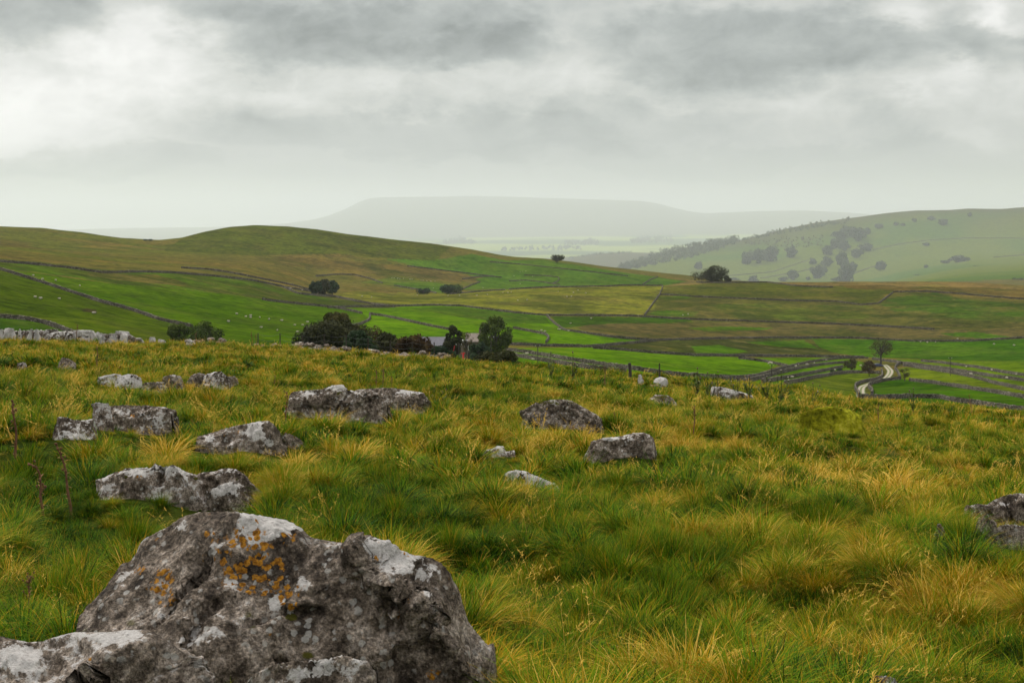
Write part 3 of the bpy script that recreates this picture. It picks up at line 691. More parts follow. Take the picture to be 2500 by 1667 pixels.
# the pale ledge on the left brow: bedrock, with loose blocks on it
rl = 80.0
rock('limestone_ledge', 'low pale bedrock ledge along the left brow of the pasture', 'rock ledge',
     Z5((-260,800),(-100,782),(60,778),(200,784),(400,780),(560,784),(700,796),(800,792),(900,796),(1050,805),(1120,830),(1180,846),(1320,822),(1420,820),(1500,835),(1560,868),(1700,915)), 0, depth=.08, seed=61, ns=260, na=40, amp=.2, grain=1.6, white=.2, r=rl, lay=2.5, flat=.4, foot=False)
blocks = [((-60,790),(-20,755),(20,752),(40,790)), ((15,785),(35,745),(100,732),(150,740),(185,780)), ((185,780),(205,748),(235,745),(258,778)), ((268,785),(285,752),(340,744),(375,755),(385,790)),
          ((375,790),(400,758),(440,752),(478,770),(485,800)), ((500,800),(540,760),(600,752),(680,758),(720,790)), ((560,825),(640,795),(760,785),(800,800),(830,830)), ((820,800),(860,768),(950,765),(1040,770),(1060,805)),
          ((930,860),(960,800),(1010,785),(1060,780),(1100,830),(1120,870)), ((1080,880),(1100,810),(1140,792),(1175,815),(1210,880)), ((1230,850),(1270,832),(1330,835),(1380,855)),
          ((1305,825),(1340,785),(1400,780),(1460,790),(1510,808),(1520,835)), ((1360,860),(1380,835),(1430,828),(1465,835),(1470,865)), ((1490,888),(1540,872),(1600,868),(1655,872),(1660,895)), ((1700,880),(1715,858),(1755,855),(1785,875),(1790,890)), ((1800,895),(1830,882),(1860,890),(1920,900))]
names_ = ['leftmost block', 'second block from the left end', 'third, small block from the left end', 'fourth block from the left end', 'fifth block from the left end', 'long grey slab near the middle',
          'low dark slab below the long grey one', 'flat slab right of the middle', 'tilted block right of the middle', 'steep white faced block', 'thin slab beside the steep block',
          'big flat topped block at the right end', 'white block under the big flat topped one', 'thin slab in grass beyond the right end', 'round loose stone well beyond the right end', 'last low stone trailing off right']
for k, (bl, nm) in enumerate(zip(blocks, names_)):
    p = Z5(*[(a, 806 + (b - 806) * .7 if b < 806 else b) for a, b in bl])
    rock('limestone_block', nm + ' of the pale ledge on the brow', 'boulder', p, 0, depth=.55 if k != 5 else .3, seed=70 + k, ns=64, na=36, amp=.20, grain=1.6, white=.72 if k not in (5, 6) else .4,
         r=rl - 1.2 + .25 * (k % 3), flat=.5, lay=3.0, foot=False, group='blocks on the limestone ledge')
for k, (p, b) in enumerate([([(452,838),(462,826),(474,832),(480,842)], 0), ([(452,851),(462,840),(473,841),(480,850)], 0)]):
    small(['white stone leaning at the end of the ruined wall on the brow', 'pale stone in grass in front of the ruined wall end'][k], p, b, 92 + k, .5, r=78 - 4 * k)
# ruined wall of loose stones along the brow, under the bushes
def rubble():
    mb = MB(); w = []
    for k in range(300):
        px = 462 + 640 * random.random()
        r_ = float(np.interp(px, rcrest[:, 0], rcrest[:, 1])) + random.uniform(-.5, 1.6)
        p = at_r(px, r_); s_ = random.uniform(.07, .16); n0 = mb.n
        mb.ball((p[0], p[1], p[2] + random.random() ** 2 * .42 - .02), (s_ * 1.5, s_ * 1.1, s_ * .8), 7, 5, .5, k)
        w += [random.choice([-.4, -.4, -.3, -.2, .15])] * (mb.n - n0)
    n = mb.n; z = np.zeros(n)
    o = mb.build('ruined_wall', M_STONE, smooth=True, attrs={'white': np.array(w), 'orange': z, 'moss': z + .05, 'grain': z + 2.0})
    tag(o, 'tumbled remains of a drystone wall along the brow in front of the dark bushes', 'stone wall', None, 'thing')
rubble()

# moss hummock
def moss_mound():
    m, t, b = material('moss')
    tc = t.new('ShaderNodeTexCoord').outputs['Object']
    n = t.noise(tc, 9, 7, .7); n2 = t.noise(tc, 1.6, 4, .6)
    c = t.ramp(t.math('ADD', t.math('MULTIPLY', n, .6), t.math('MULTIPLY', n2, .4)), [(.36, (.045,.05,.006)), (.45, (.19,.19,.010)), (.53, (.34,.33,.014)), (.63, (.48,.43,.05))])
    t.put(b.inputs['Base Color'], c); b.inputs['Roughness'].default_value = 1; b.inputs['Specular IOR Level'].default_value = .05
    t.put(b.inputs['Normal'], t.bump(n, 1.0, .08))
    o = rock('moss_mound', 'yellow green cushion of moss rising from the grass on the right', 'moss mound',
             [(1950,1032),(1975,1007),(2005,995),(2040,992),(2070,1000),(2097,1015),(2124,1042)], 1048, depth=.7, seed=55, ns=110, na=70, amp=.09, flat=.75)
    o.data.materials.clear(); o.data.materials.append(m)
moss_mound()
# ------------------------------------------------------------------ the grass of the rough pasture
def grass_material():
    m, t, b = material('grass_blade')
    v = t.math('ADD', t.attr('tint', 'INSTANCER'), t.math('ADD', t.math('MULTIPLY', t.math('SUBTRACT', t.attr('rnd'), .5), 1.05), t.math('MULTIPLY', t.attr('along'), .2)))
    c = t.ramp(v, [(0, (.010,.030,.004)), (.18, (.042,.112,.004)), (.38, (.125,.24,.005)), (.54, (.205,.22,.005)), (.68, (.35,.215,.006)), (.84, (.50,.29,.018)), (1, (.66,.43,.08))])
    b.inputs['Roughness'].default_value = .75; b.inputs['Specular IOR Level'].default_value = .05
    t.put(b.inputs['Base Color'], c)
    tr = t.new('ShaderNodeBsdfTranslucent'); t.put(tr.inputs[0], c)
    ms = t.new('ShaderNodeMixShader'); ms.inputs[0].default_value = .18
    t.l.new(b.outputs[0], ms.inputs[1]); t.l.new(tr.outputs[0], ms.inputs[2])
    t.l.new(ms.outputs[0], t.n['Material Output'].inputs[0])
    return m
M_GRASS = grass_material()

def blades(root, az, tilt, L, droop, w, lean=.0, rnd=None, nseg=3):
    """arched ribbons: root (N,3), azimuth, first tilt from the vertical, length, extra droop, width"""
    n = len(az); T = np.linspace(0, 1, nseg + 1)
    P = np.zeros((n, nseg + 1, 3)); P[:, 0] = root
    for k in range(nseg):
        tm = (T[k] + T[k + 1]) / 2
        a = tilt + droop * tm ** 1.4
        st = (L / nseg)[:, None] * np.stack([np.sin(a) * np.cos(az) + lean * tm, np.sin(a) * np.sin(az), np.cos(a)], 1)
        P[:, k + 1] = P[:, k] + st
    side = np.stack([-np.sin(az), np.cos(az), np.zeros(n)], 1)
    W = w[:, None] * np.array([1.0] * 1 + list(np.linspace(.95, .5, nseg - 1)))[None]
    v = np.zeros((n, 2 * nseg + 1, 3))
    for k in range(nseg):
        v[:, 2 * k] = P[:, k] - side * W[:, k:k + 1] * .5
        v[:, 2 * k + 1] = P[:, k] + side * W[:, k:k + 1] * .5
    v[:, -1] = P[:, -1]
    st = 2 * nseg + 1; base = np.arange(n)[:, None] * st
    q = np.concatenate([base + np.array([[2*k, 2*k+1, 2*k+3, 2*k+2]]) for k in range(nseg - 1)])
    t = base + np.array([[2*nseg-2, 2*nseg-1, 2*nseg]])
    al = np.array([T[k // 2] for k in range(2 * nseg)] + [1.0])
    rnd = rng.random(n) if rnd is None else rnd
    return v.reshape(-1, 3), q, t, np.repeat(rnd, st), np.tile(al, n)

def tuft(n, rad, L0, L1, w, t0, t1, dr, lean, seed):
    g = np.random.default_rng(seed)
    rr = rad * np.sqrt(g.random(n)); ph = g.random(n) * 2 * math.pi
    root = np.stack([rr * np.cos(ph), rr * np.sin(ph), -.04 + 0 * rr], 1)
    az = ph + g.normal(0, .95, n)
    tilt = t0 + (t1 - t0) * (rr / rad) * (.5 + .5 * g.random(n)) + np.abs(g.normal(0, .08, n))
    L = L0 + (L1 - L0) * g.random(n) ** 1.2
    return blades(root, az, tilt, L, dr * (.5 + g.random(n)), w * (.6 + .8 * g.random(n)), lean, np.clip(g.normal(.46, .17, n) + .42 * (g.random(n) < .13), 0, 1))

def merge(parts):
    v, q, t, a, b = [], [], [], [], []; n = 0
    for p in parts:
        v.append(p[0]); q.append(p[1] + n); t.append(p[2] + n); a.append(p[3]); b.append(p[4]); n += len(p[0])
    return [np.concatenate(x) for x in (v, q, t, a, b)]

def seeds(n, h, w, seed):
    """tall flowering stems with feathery drooping heads"""
    g = np.random.default_rng(seed); parts = []
    ph = g.random(n) * 6.28; rr = .16 * np.sqrt(g.random(n))
    root = np.stack([rr * np.cos(ph), rr * np.sin(ph), 0 * rr - .03], 1)
    az = g.normal(0, .9, n); tl = .12 + .2 * g.random(n); L = h * (.7 + .5 * g.random(n)); dr = .5 + .6 * g.random(n)
    parts.append(blades(root, az, tl, L, dr, np.full(n, w), .1, .78 + .2 * g.random(n), 4))
    tips = parts[0][0].reshape(n, 9, 3)
    for i in range(n):
        a, b = tips[i, 6:8].mean(0), tips[i, 8]
        k = 11; tt = g.random(k)
        r0 = a + (b - a) * (tt[:, None] * 1.5 - .4)
        parts.append(blades(r0, az[i] + g.normal(0, 1.2, k), .5 + .7 * g.random(k), np.full(k, h * .075) * (.6 + .6 * g.random(k)), .9 + 0 * tt, np.full(k, w * 1.5), .2, .85 + .15 * g.random(k), 2))
    return merge(parts)

SRC = []
def src(parts):
    v, q, t, a, b = parts
    o = build('grass', v, [q, t], M_GRASS, link=False, attrs={'rnd': a, 'along': b})
    o['kind'] = 'stuff'; SRC.append(o); return len(SRC) - 1
K = {}
K['tuft_n'] = [src(tuft(440, .13, .26, .50, .0064, .10, 1.0, 1.15, .16, 100 + k)) for k in range(4)]
K['fill_n'] = [src(tuft(260, .22, .10, .26, .0050, .05, .75, .9, .08, 110 + k)) for k in range(3)]
K['seed_n'] = [src(seeds(8, .52, .0030, 120 + k)) for k in range(3)]
K['rush_n'] = [src(tuft(420, .16, .34, .60, .0050, .04, .62, .45, .10, 130 + k)) for k in range(2)]
K['tuft_m'] = [src(tuft(230, .14, .26, .50, .0115, .10, 1.0, 1.15, .16, 140 + k)) for k in range(4)]
K['fill_m'] = [src(tuft(110, .24, .10, .26, .0115, .05, .75, .9, .08, 150 + k)) for k in range(2)]
K['seed_m'] = [src(seeds(6, .54, .0062, 160 + k)) for k in range(2)]
K['rush_m'] = [src(tuft(200, .17, .34, .60, .0105, .04, .62, .45, .10, 170 + k)) for k in range(2)]
K['tuft_f'] = [src(tuft(110, .16, .24, .46, .024, .10, 1.0, 1.1, .16, 180 + k)) for k in range(3)]
K['fill_f'] = [src(tuft(70, .28, .12, .26, .024, .05, .75, .9, .08, 190 + k)) for k in range(2)]
K['rush_f'] = [src(tuft(100, .18, .34, .58, .022, .04, .62, .45, .10, 200 + k)) for k in range(2)]
K['seed_f'] = [src(seeds(5, .52, .012, 210 + k)) for k in range(2)]
K['turf_n'] = [src(tuft(420, .26, .05, .15, .0045, .05, .8, .8, .03, 220 + k)) for k in range(2)]

def scatter(r0, r1, dens, half):
    n = int(dens * half * (r1 * r1 - r0 * r0))
    r = np.sqrt(r0 * r0 + (r1 * r1 - r0 * r0) * rng.random(n)); th = (2 * rng.random(n) - 1) * half
    return np.stack([r * np.sin(th), r * np.cos(th)], 1)

# dark rush clumps that stand out, by where they stand in the view: px, py, clumps, spread in metres
RUSHES = [(1690,1400,6,.22),(1615,1375,3,.14),(1770,1390,3,.15),(590,885,14,.9),(640,890,9,.7),(545,1020,5,.5),(440,1010,3,.4),(1640,1480,4,.25),(90,850,7,.8),(230,865,6,.7),(1160,1030,3,.5),(1330,1075,5,.6),(1240,930,5,.7),
          (1270,915,4,.6),(1080,895,6,.8),(1840,970,4,.6),(2330,1290,5,.4),(2280,1000,4,.5),(2440,990,5,.5),(2470,1040,5,.5),(1260,985,3,.5),(1900,1015,4,.5),(830,1290,4,.3),(2020,1300,3,.3),(1530,940,4,.5),(1940,1390,3,.3),(1490,1390,3,.25),(700,905,5,.6)]
# turf grazed short, greener
GREENS = [(150,1330,170,110),(330,1250,170,40),(1560,1440,140,60),(1460,1330,120,60),(60,1180,160,60),(1050,1500,60,120),(900,1230,140,50),(1900,1480,200,50),(1150,1330,80,80)]
GOLDS = [(1500,1590,420,50),(1900,1610,400,45),(2300,1570,260,70),(300,1450,60,60),(40,1420,60,60),(80,1080,120,40),(1500,1100,200,40),(2000,1150,300,60),(900,870,400,18),(2100,1000,300,22),(1760,990,300,20),(300,850,300,18),(1250,1130,180,40),(700,1180,90,50)]
def make_grass():
    PTS, KI, TI, SC, RO = [], [], [], [], []
    def put(P, kinds, tint, scl, tilt=.0):
        n = len(P)
        if not n: return
        PTS.append(P); KI.append(rng.choice(kinds, n)); TI.append(tint); SC.append(scl)
        RO.append(np.stack([rng.normal(0, .17, n), rng.normal(tilt, .17, n), rng.normal(0, 1.7, n)], 1))
    def keep(P, shrink=.86):
        k = np.ones(len(P), bool)
        for (x, y, a, b) in FOOT:
            k &= ((P[:, 0] - x) / (a * shrink)) ** 2 + ((P[:, 1] - y) / (max(b, .08) * shrink)) ** 2 > 1
        rc = np.interp(HX + F * np.tan(np.clip(np.arctan2(P[:, 0], P[:, 1]), -.6, .6)), _pg, _tRC)
        return P[k & (np.hypot(P[:, 0], P[:, 1]) < rc + 7)]
    def lookup(P):
        z = terr(P[:, 0], P[:, 1])
        px = HX + F * P[:, 0] / P[:, 1]; py = HY - F * z / P[:, 1]
        g = sum(np.exp(-((px - a) / c) ** 2 - ((py - b) / d) ** 2) for a, b, c, d in GREENS)
        o = sum(np.exp(-((px - a) / c) ** 2 - ((py - b) / d) ** 2) for a, b, c, d in GOLDS)
        r = np.hypot(P[:, 0], P[:, 1])
        t = .275 + .55 * (fb2(P[:, 0], P[:, 1], 2.6, 61, 3) - .5) + .75 * (fb2(P[:, 0], P[:, 1], .8, 62, 2) - .5)
        t = t - .03 * sst(14, 45, r) - .26 * np.clip(g, 0, 1.2) + .09 * np.clip(o, 0, 1.2)
        return t, np.clip(g, 0, 1), np.clip(o, 0, 1)
    lay = [('n', 2.6, 17, 20, 34), ('m', 17, 42, 11, 14), ('f', 42, 92, 7.5, 7)]
    for lod, a, b, dt, df in lay:
        half = .56 if lod == 'n' else .46
        P = keep(scatter(a, b, dt, half)); t, g, o = lookup(P)
        # tussocks gather: thin them by a patchy mask
        mk = fb2(P[:, 0], P[:, 1], 1.0, 64, 2)
        k = (rng.random(len(P)) < .30 + 1.6 * sst(.42, .62, mk)) & (rng.random(len(P)) > g * .7)
        P, t, mk = P[k], t[k], mk[k]
        put(P, K['tuft_' + lod], np.clip(t + .03 + rng.normal(0, .15, len(P)), .0, .78), .40 + .70 * rng.random(len(P)) ** 1.5 * (.5 + mk), .05)
        P = keep(scatter(a, b, df, half)); t, g, o = lookup(P)
        put(P, K['fill_' + lod], np.clip(t - .19 + rng.normal(0, .12, len(P)), .0, .7), .5 + .35 * rng.random(len(P)))
        P = keep(scatter(a, b, {'n': 3.2, 'm': 1.7, 'f': .9}[lod], half)); t, g, o = lookup(P)
        k = rng.random(len(P)) < .35 + .65 * o - .5 * g
        P, t = P[k], t[k]
        put(P, K['seed_' + lod], np.clip(.56 + .3 * (t - .5) + rng.normal(0, .05, len(P)), .45, .8), .6 + .4 * rng.random(len(P)), .05)
        P = keep(scatter(a, b, {'n': .8, 'm': .5, 'f': .5}[lod], half))
        put(P, K['rush_' + lod], np.clip(rng.normal(.17, .06, len(P)), .02, .3), .45 + .4 * rng.random(len(P)))
    # short turf under everything close by
    P = keep(scatter(2.6, 17, 16, .56), .95); t, g, o = lookup(P)
    put(P, K['turf_n'], np.clip(t - .16 + rng.normal(0, .05, len(P)), .05, .6), .8 + .5 * rng.random(len(P)))
    for (px, py, n, sp) in RUSHES:
        c = rays([(px, py)], 2.5, 110, 1500)[0]
        P = keep(c[None, :2] + rng.normal(0, sp * .6, (n, 2)) * np.array([1, .8]))
        d = math.hypot(c[0], c[1]); lod = 'n' if d < 17 else 'm' if d < 42 else 'f'
        put(P, K['rush_' + lod], np.clip(rng.normal(.10, .04, len(P)), .0, .2), .5 + .35 * rng.random(len(P)), .1)
    P = np.concatenate(PTS); SC[:] = [np.concatenate(SC)]
    for (x, y, a, b) in FOOT:      # cropped short in front of the stones
        dist = y - b - P[:, 1]; L = 1.0 + .055 * y
        k = (np.abs(P[:, 0] - x) < a * 1.12) & (P[:, 1] < y) & (dist < L)
        SC[0][k] *= np.clip(.42 + .3 * dist[k] / L, .42, .75)
    z = terr(P[:, 0], P[:, 1])
    me = bpy.data.meshes.new('grass'); me.vertices.add(len(P))
    me.vertices.foreach_set('co', np.stack([P[:, 0], P[:, 1], z], 1).astype(np.float32).ravel())
    me.attributes.new('variety', 'INT', 'POINT').data.foreach_set('value', np.concatenate(KI).astype(np.int32))
    me.attributes.new('tint', 'FLOAT', 'POINT').data.foreach_set('value', np.concatenate(TI).astype(np.float32))
    me.attributes.new('size', 'FLOAT', 'POINT').data.foreach_set('value', np.concatenate(SC).astype(np.float32))
    me.attributes.new('turn', 'FLOAT_VECTOR', 'POINT').data.foreach_set('vector', np.concatenate(RO).astype(np.float32).ravel())
    me.materials.append(M_GRASS)
    o = bpy.data.objects.new('grass', me); COL.objects.link(o)
    tag(o, 'tussocky rough grass, green and straw coloured, covering the near pasture', None, None, 'stuff')
    ng = bpy.data.node_groups.new('grass_scatter', 'GeometryNodeTree')
    ng.interface.new_socket('Geometry', in_out='INPUT', socket_type='NodeSocketGeometry')
    ng.interface.new_socket('Geometry', in_out='OUTPUT', socket_type='NodeSocketGeometry')
    N_, L_ = ng.nodes, ng.links
    gi = N_.new('NodeGroupInput'); go = N_.new('NodeGroupOutput'); jn = N_.new('GeometryNodeJoinGeometry')
    def na(name, typ):
        n = N_.new('GeometryNodeInputNamedAttribute'); n.data_type = typ; n.inputs['Name'].default_value = name
        return next(s for s in n.outputs if s.enabled and s.name == 'Attribute')
    kind, scl, rot = na('variety', 'INT'), na('size', 'FLOAT'), na('turn', 'FLOAT_VECTOR')
    for i, s in enumerate(SRC):
        oi = N_.new('GeometryNodeObjectInfo'); oi.inputs['Object'].default_value = s; oi.inputs['As Instance'].default_value = False
        cp = N_.new('FunctionNodeCompare'); cp.data_type = 'INT'; cp.operation = 'EQUAL'
        ins = [x for x in cp.inputs if x.enabled]
        L_.new(kind, ins[0]); ins[1].default_value = i
        ip = N_.new('GeometryNodeInstanceOnPoints')
        L_.new(gi.outputs[0], ip.inputs['Points']); L_.new(oi.outputs['Geometry'], ip.inputs['Instance'])
        L_.new(cp.outputs[0], ip.inputs['Selection']); L_.new(rot, ip.inputs['Rotation']); L_.new(scl, ip.inputs['Scale'])
        L_.new(ip.outputs[0], jn.inputs[0])
    L_.new(jn.outputs[0], go.inputs[0])
    md = o.modifiers.new('scatter', 'NODES'); md.node_group = ng
    print('grass instances', len(P))
make_grass()
# ------------------------------------------------------------------ trees and shrubs
def leaf_material(name, dark, light):
    m, t, b = material(name)
    c = t.mix(t.attr('rnd'), dark, light)
    t.put(b.inputs['Base Color'], c); b.inputs['Roughness'].default_value = .8; b.inputs['Specular IOR Level'].default_value = .12
    tr = t.new('ShaderNodeBsdfTranslucent'); t.put(tr.inputs[0], c)
    ms = t.new('ShaderNodeMixShader'); ms.inputs[0].default_value = .2
    t.l.new(b.outputs[0], ms.inputs[1]); t.l.new(tr.outputs[0], ms.inputs[2]); t.l.new(ms.outputs[0], t.n['Material Output'].inputs[0])
    return m
LF = {'green': leaf_material('leaf_green', (.028,.048,.010), (.10,.135,.022)), 'far': leaf_material('leaf_far', (.035,.05,.022), (.095,.115,.05)), 'dark': leaf_material('leaf_dark', (.016,.020,.008), (.060,.064,.020)),
      'deep': leaf_material('leaf_deep', (.014,.028,.013), (.045,.078,.030)),
      'brown': leaf_material('leaf_brown', (.030,.017,.008), (.105,.066,.024)), 'olive': leaf_material('leaf_olive', (.035,.034,.010), (.115,.105,.028)),
      'red': leaf_material('leaf_red', (.04,.02,.014), (.13,.075,.04))}
def bark_material():
    m, t, b = material('bark')
    n = t.noise(t.vmath('MULTIPLY', t.new('ShaderNodeTexCoord').outputs['Object'], (6, 6, 1.5)), 3, 5, .65)
    t.put(b.inputs['Base Color'], t.ramp(n, [(.3, (.02,.017,.013)), (.6, (.075,.062,.05))])); b.inputs['Roughness'].default_value = .95
    return m
M_BARK = bark_material()

def leaves(cen, rad, n, size, g, flat=1.0):
    """n small leaf faces spread through a set of clumps"""
    w = rad ** 2; ci = g.choice(len(cen), n, p=w / w.sum())
    d = g.normal(size=(n, 3)); d /= np.linalg.norm(d, axis=1, keepdims=True)
    p = cen[ci] + d * (rad[ci] * (.35 + .65 * g.random(n) ** .5))[:, None] * np.array([1, 1, flat])
    a = g.normal(size=(n, 3)) + d * 1.2 + np.array([0, 0, .5]); a /= np.linalg.norm(a, axis=1, keepdims=True)
    t = np.cross(a, g.normal(size=(n, 3))); t /= np.linalg.norm(t, axis=1, keepdims=True); u = np.cross(a, t)
    s = size * (.6 + .8 * g.random(n))[:, None]
    v = np.stack([p - t * s - u * s * .3, p - u * s * .6, p + t * s + u * s * .2, p + u * s * .6], 1).reshape(-1, 3)
    q = np.arange(4 * n).reshape(-1, 4)
    tone = np.clip(g.random(len(cen)) * .75, 0, 1)[ci] + .3 * g.random(n)
    return v, q, np.repeat(np.clip(tone, 0, 1), 4)

def grow(w, h, seed, nclump=26, nleaf=5000, leaf=.22, base=.22, lean=0., dense=1.0, top=1.0, limbs=12, trunk=.035, crad=.2, shell=.55, dome=0.):
    """tree of width w and height h at the origin: (wood, crown) meshes"""
    g = np.random.default_rng(seed)
    d = g.normal(size=(nclump, 3)); d /= np.linalg.norm(d, axis=1, keepdims=True)
    rr = (shell + (1 - shell) * g.random(nclump)) ** .7
    c = d * rr[:, None]
    hc = h * (base + (1 - base) / 2); hz = h * (1 - base) / 2
    zz = c[:, 2]
    wid = np.sqrt(np.clip(1 - (np.clip(zz, -1, 1) * .55 - .1 * top) ** 2, .2, 1))
    cen = np.stack([c[:, 0] * w * .42 * wid, c[:, 1] * w * .42 * wid, hc + zz * hz * .84], 1)
    if dome: cen[:, 2] = np.maximum(cen[:, 2], h * base + (.06 * h))
    cen[:, 0] += lean * (cen[:, 2] / h) ** 1.5 * w
    rad = w * crad * (.6 + .7 * g.random(nclump))
    rad = np.minimum(rad, np.maximum(h - cen[:, 2], h * .07) * 1.1)
    v, q, tone = leaves(cen, rad, nleaf, leaf, g)
    v[:, 2] = np.maximum(v[:, 2], .02 * h)
    mb = MB()
    tp = np.array([[0, 0, -.4], [0, 0, h * base * .5], [lean * w * .15, 0, h * (base + .12)], [lean * w * .4, 0, h * .62], [lean * w * .8, 0, h * .84]])
    mb.tube(tp, np.array([1.35, 1, .75, .42, .12]) * h * trunk, 7)
    for k in range(min(limbs, nclump)):
        e = cen[k]; f = min(.9, .35 + .5 * g.random()) ; s = np.array([lean * w * .4 * f, 0, h * (base * .7 + (.62 - base * .7) * f * .8)])
        mid = s + (e - s) * .5 + np.array([0, 0, .06 * h]) + g.normal(0, .03 * w, 3)
        mb.tube([s, mid, e, e + (e - s) * .12], np.array([.42, .26, .12, .03]) * h * trunk, 5)
        for j in range(3):
            f2 = e + g.normal(0, 1, 3) * rad[k] * .8
            mb.tube([mid + (e - mid) * .5, (e + f2) / 2 + g.normal(0, .02 * w, 3), f2], np.array([.12, .07, .02]) * h * trunk, 4)
    return mb.out(), (v, [q], tone)

def tree(name, label, cat, pos, w, h, seed, leafm, group=None, rz=0., sx=1., **kw):
    (wv, wp), (cv, cp, tone) = grow(w, h, seed, **kw)
    o = empty(name, pos, label, cat, group, rz)
    build('trunk' if cat == 'tree' else 'stem', wv, wp, M_BARK, o, smooth=True)
    build('crown' if cat == 'tree' else 'foliage', cv, cp, LF[leafm], o, attrs={'rnd': tone})
    return o

def spot(px, py, r=None, r0=280, r1=2700):
    return at_r(px, r) if r else rays([(px, py)], r0, r1, 2500)[0]

def fit(px0, px1, ptop, r=None, pbase=None, r0=280, r1=2700, sink=0.):
    """position, width and height in metres of something that spans px0..px1 and rises to ptop"""
    p = spot((px0 + px1) / 2, pbase, r, r0, r1)
    k = p[1] / F
    h = (HY - ptop) * k - p[2]
    p[2] -= sink
    return p, (px1 - px0) * k, h

# dark thicket and trees round the farm, just beyond the brow
FG = 'trees and bushes round the farm beyond the brow'
def T(name, label, cat, a, b, top, r, seed, m, **kw):
    p, w, h = fit(a, b, top, r)
    return tree(name, label, cat, p, w * (1.22 if cat == 'bush' else 1.05), h, seed, m, FG, **kw)
T('dark_bush', 'widest dark evergreen bush, left end of the thicket on the brow', 'bush', 728, 900, 782, 165, 301, 'dark', nclump=60, nleaf=26000, leaf=.17, base=.05, limbs=16, crad=.13, shell=.6, trunk=.02)
T('round_tree', 'grey green round crowned tree showing above the widest dark bush', 'tree', 778, 866, 756, 215, 302, 'olive', nclump=46, nleaf=14000, leaf=.17, base=.2, limbs=14, crad=.14, shell=.55)
T('green_bush', 'blue green bush in the middle of the dark thicket', 'bush', 832, 925, 806, 150, 303, 'deep', nclump=36, nleaf=12000, leaf=.15, base=.05, crad=.15, trunk=.02)
T('twiggy_shrub', 'thin reddish twiggy shrub sloping down behind the dark thicket', 'bush', 880, 975, 793, 190, 304, 'red', nclump=34, nleaf=5200, leaf=.12, base=.08, lean=-.25, crad=.13, trunk=.02)
T('dark_bush', 'dark brown bush between the blue green bush and the russet one', 'bush', 912, 995, 810, 152, 305, 'dark', nclump=34, nleaf=11000, leaf=.15, base=.05, crad=.15, trunk=.02)
T('russet_bush', 'russet brown domed bush at the right end of the thicket', 'bush', 958, 1060, 813, 148, 306, 'brown', nclump=40, nleaf=13000, leaf=.13, base=.04, crad=.14, trunk=.02)
T('low_bush', 'low dark bush in front of the slate roofed barn', 'bush', 1045, 1112, 838, 140, 307, 'deep', nclump=26, nleaf=7000, leaf=.13, base=.03, crad=.16, trunk=.02)
T('ivy_tree', 'dark upright ivy clad tree between the two farm buildings', 'tree', 1083, 1130, 793, 300, 308, 'dark', nclump=44, nleaf=7000, leaf=.2, base=.1, crad=.16, trunk=.03)
T('thin_tree', 'nearly bare thin tree in front of the farmhouse', 'tree', 1120, 1156, 802, 302, 309, 'olive', nclump=18, nleaf=420, leaf=.16, base=.25, limbs=18, crad=.2, trunk=.022)
T('tall_tree', 'tall full crowned green tree to the right of the farmhouse', 'tree', 1162, 1258, 768, 305, 310, 'green', nclump=70, nleaf=5200, leaf=.24, base=.16, limbs=26, crad=.105, shell=.5, trunk=.028)
T('round_bush', 'rounded green bush below the farmhouse wall', 'bush', 1146, 1190, 832, 285, 311, 'deep', nclump=22, nleaf=5000, leaf=.2, base=.03, crad=.18, trunk=.02)
T('dark_bush', 'low dark bush on the brow below the tall green tree', 'bush', 1163, 1268, 853, 112, 312, 'dark', nclump=34, nleaf=9000, leaf=.11, base=.03, crad=.14, trunk=.02)
T('grey_bush', 'left of two grey green thorn bushes beyond the ruined wall', 'bush', 408, 466, 786, 235, 313, 'green', nclump=26, nleaf=5000, leaf=.16, base=.12, crad=.15, trunk=.02)
T('grey_bush', 'right and wider of two grey green thorn bushes beyond the ruined wall', 'bush', 458, 545, 783, 225, 314, 'green', nclump=34, nleaf=3800, leaf=.15, base=.2, crad=.13, trunk=.02)
# beside the lane on the right
def T2(name, label, cat, a, b, top, base_py, seed, m, **kw):
    p, w, h = fit(a, b, top, None, base_py, 300, 900)
    return tree(name, label, cat, p, w, h, seed, m, **kw)
T2('lane_tree', 'thin leaved tree with open branches at the head of the pale lane', 'tree', 2117, 2184, 818, 892, 320, 'olive', nclump=46, nleaf=1900, leaf=.2, base=.2, limbs=30, crad=.13, shell=.45, trunk=.032)
T2('thorn_tree', 'small spreading thorn tree inside the walled field left of the lane', 'tree', 2058, 2098, 874, 908, 321, 'olive', nclump=24, nleaf=1500, leaf=.2, base=.22, crad=.16, trunk=.035)
T2('thorn_bush', 'brownish bush against the wall just left of the lane', 'bush', 2104, 2140, 878, 918, 322, 'brown', nclump=24, nleaf=1600, leaf=.2, base=.05, crad=.17, trunk=.025)
T2('thorn_bush', 'tiny dark bush on the wall left of the thorn tree', 'bush', 2041, 2057, 898, 911, 323, 'deep', nclump=10, nleaf=500, leaf=.17, base=.05, crad=.22)
T2('thorn_bush', 'tiniest dark bush at the left on the wall left of the thorn tree', 'bush', 2027, 2040, 902, 912, 324, 'deep', nclump=10, nleaf=400, leaf=.17, base=.05, crad=.22)
T2('lane_bush', 'faint green bush on the right of the lane by the gateway', 'bush', 2196, 2222, 890, 930, 325, 'olive', nclump=18, nleaf=420, leaf=.16, base=.05, crad=.18)
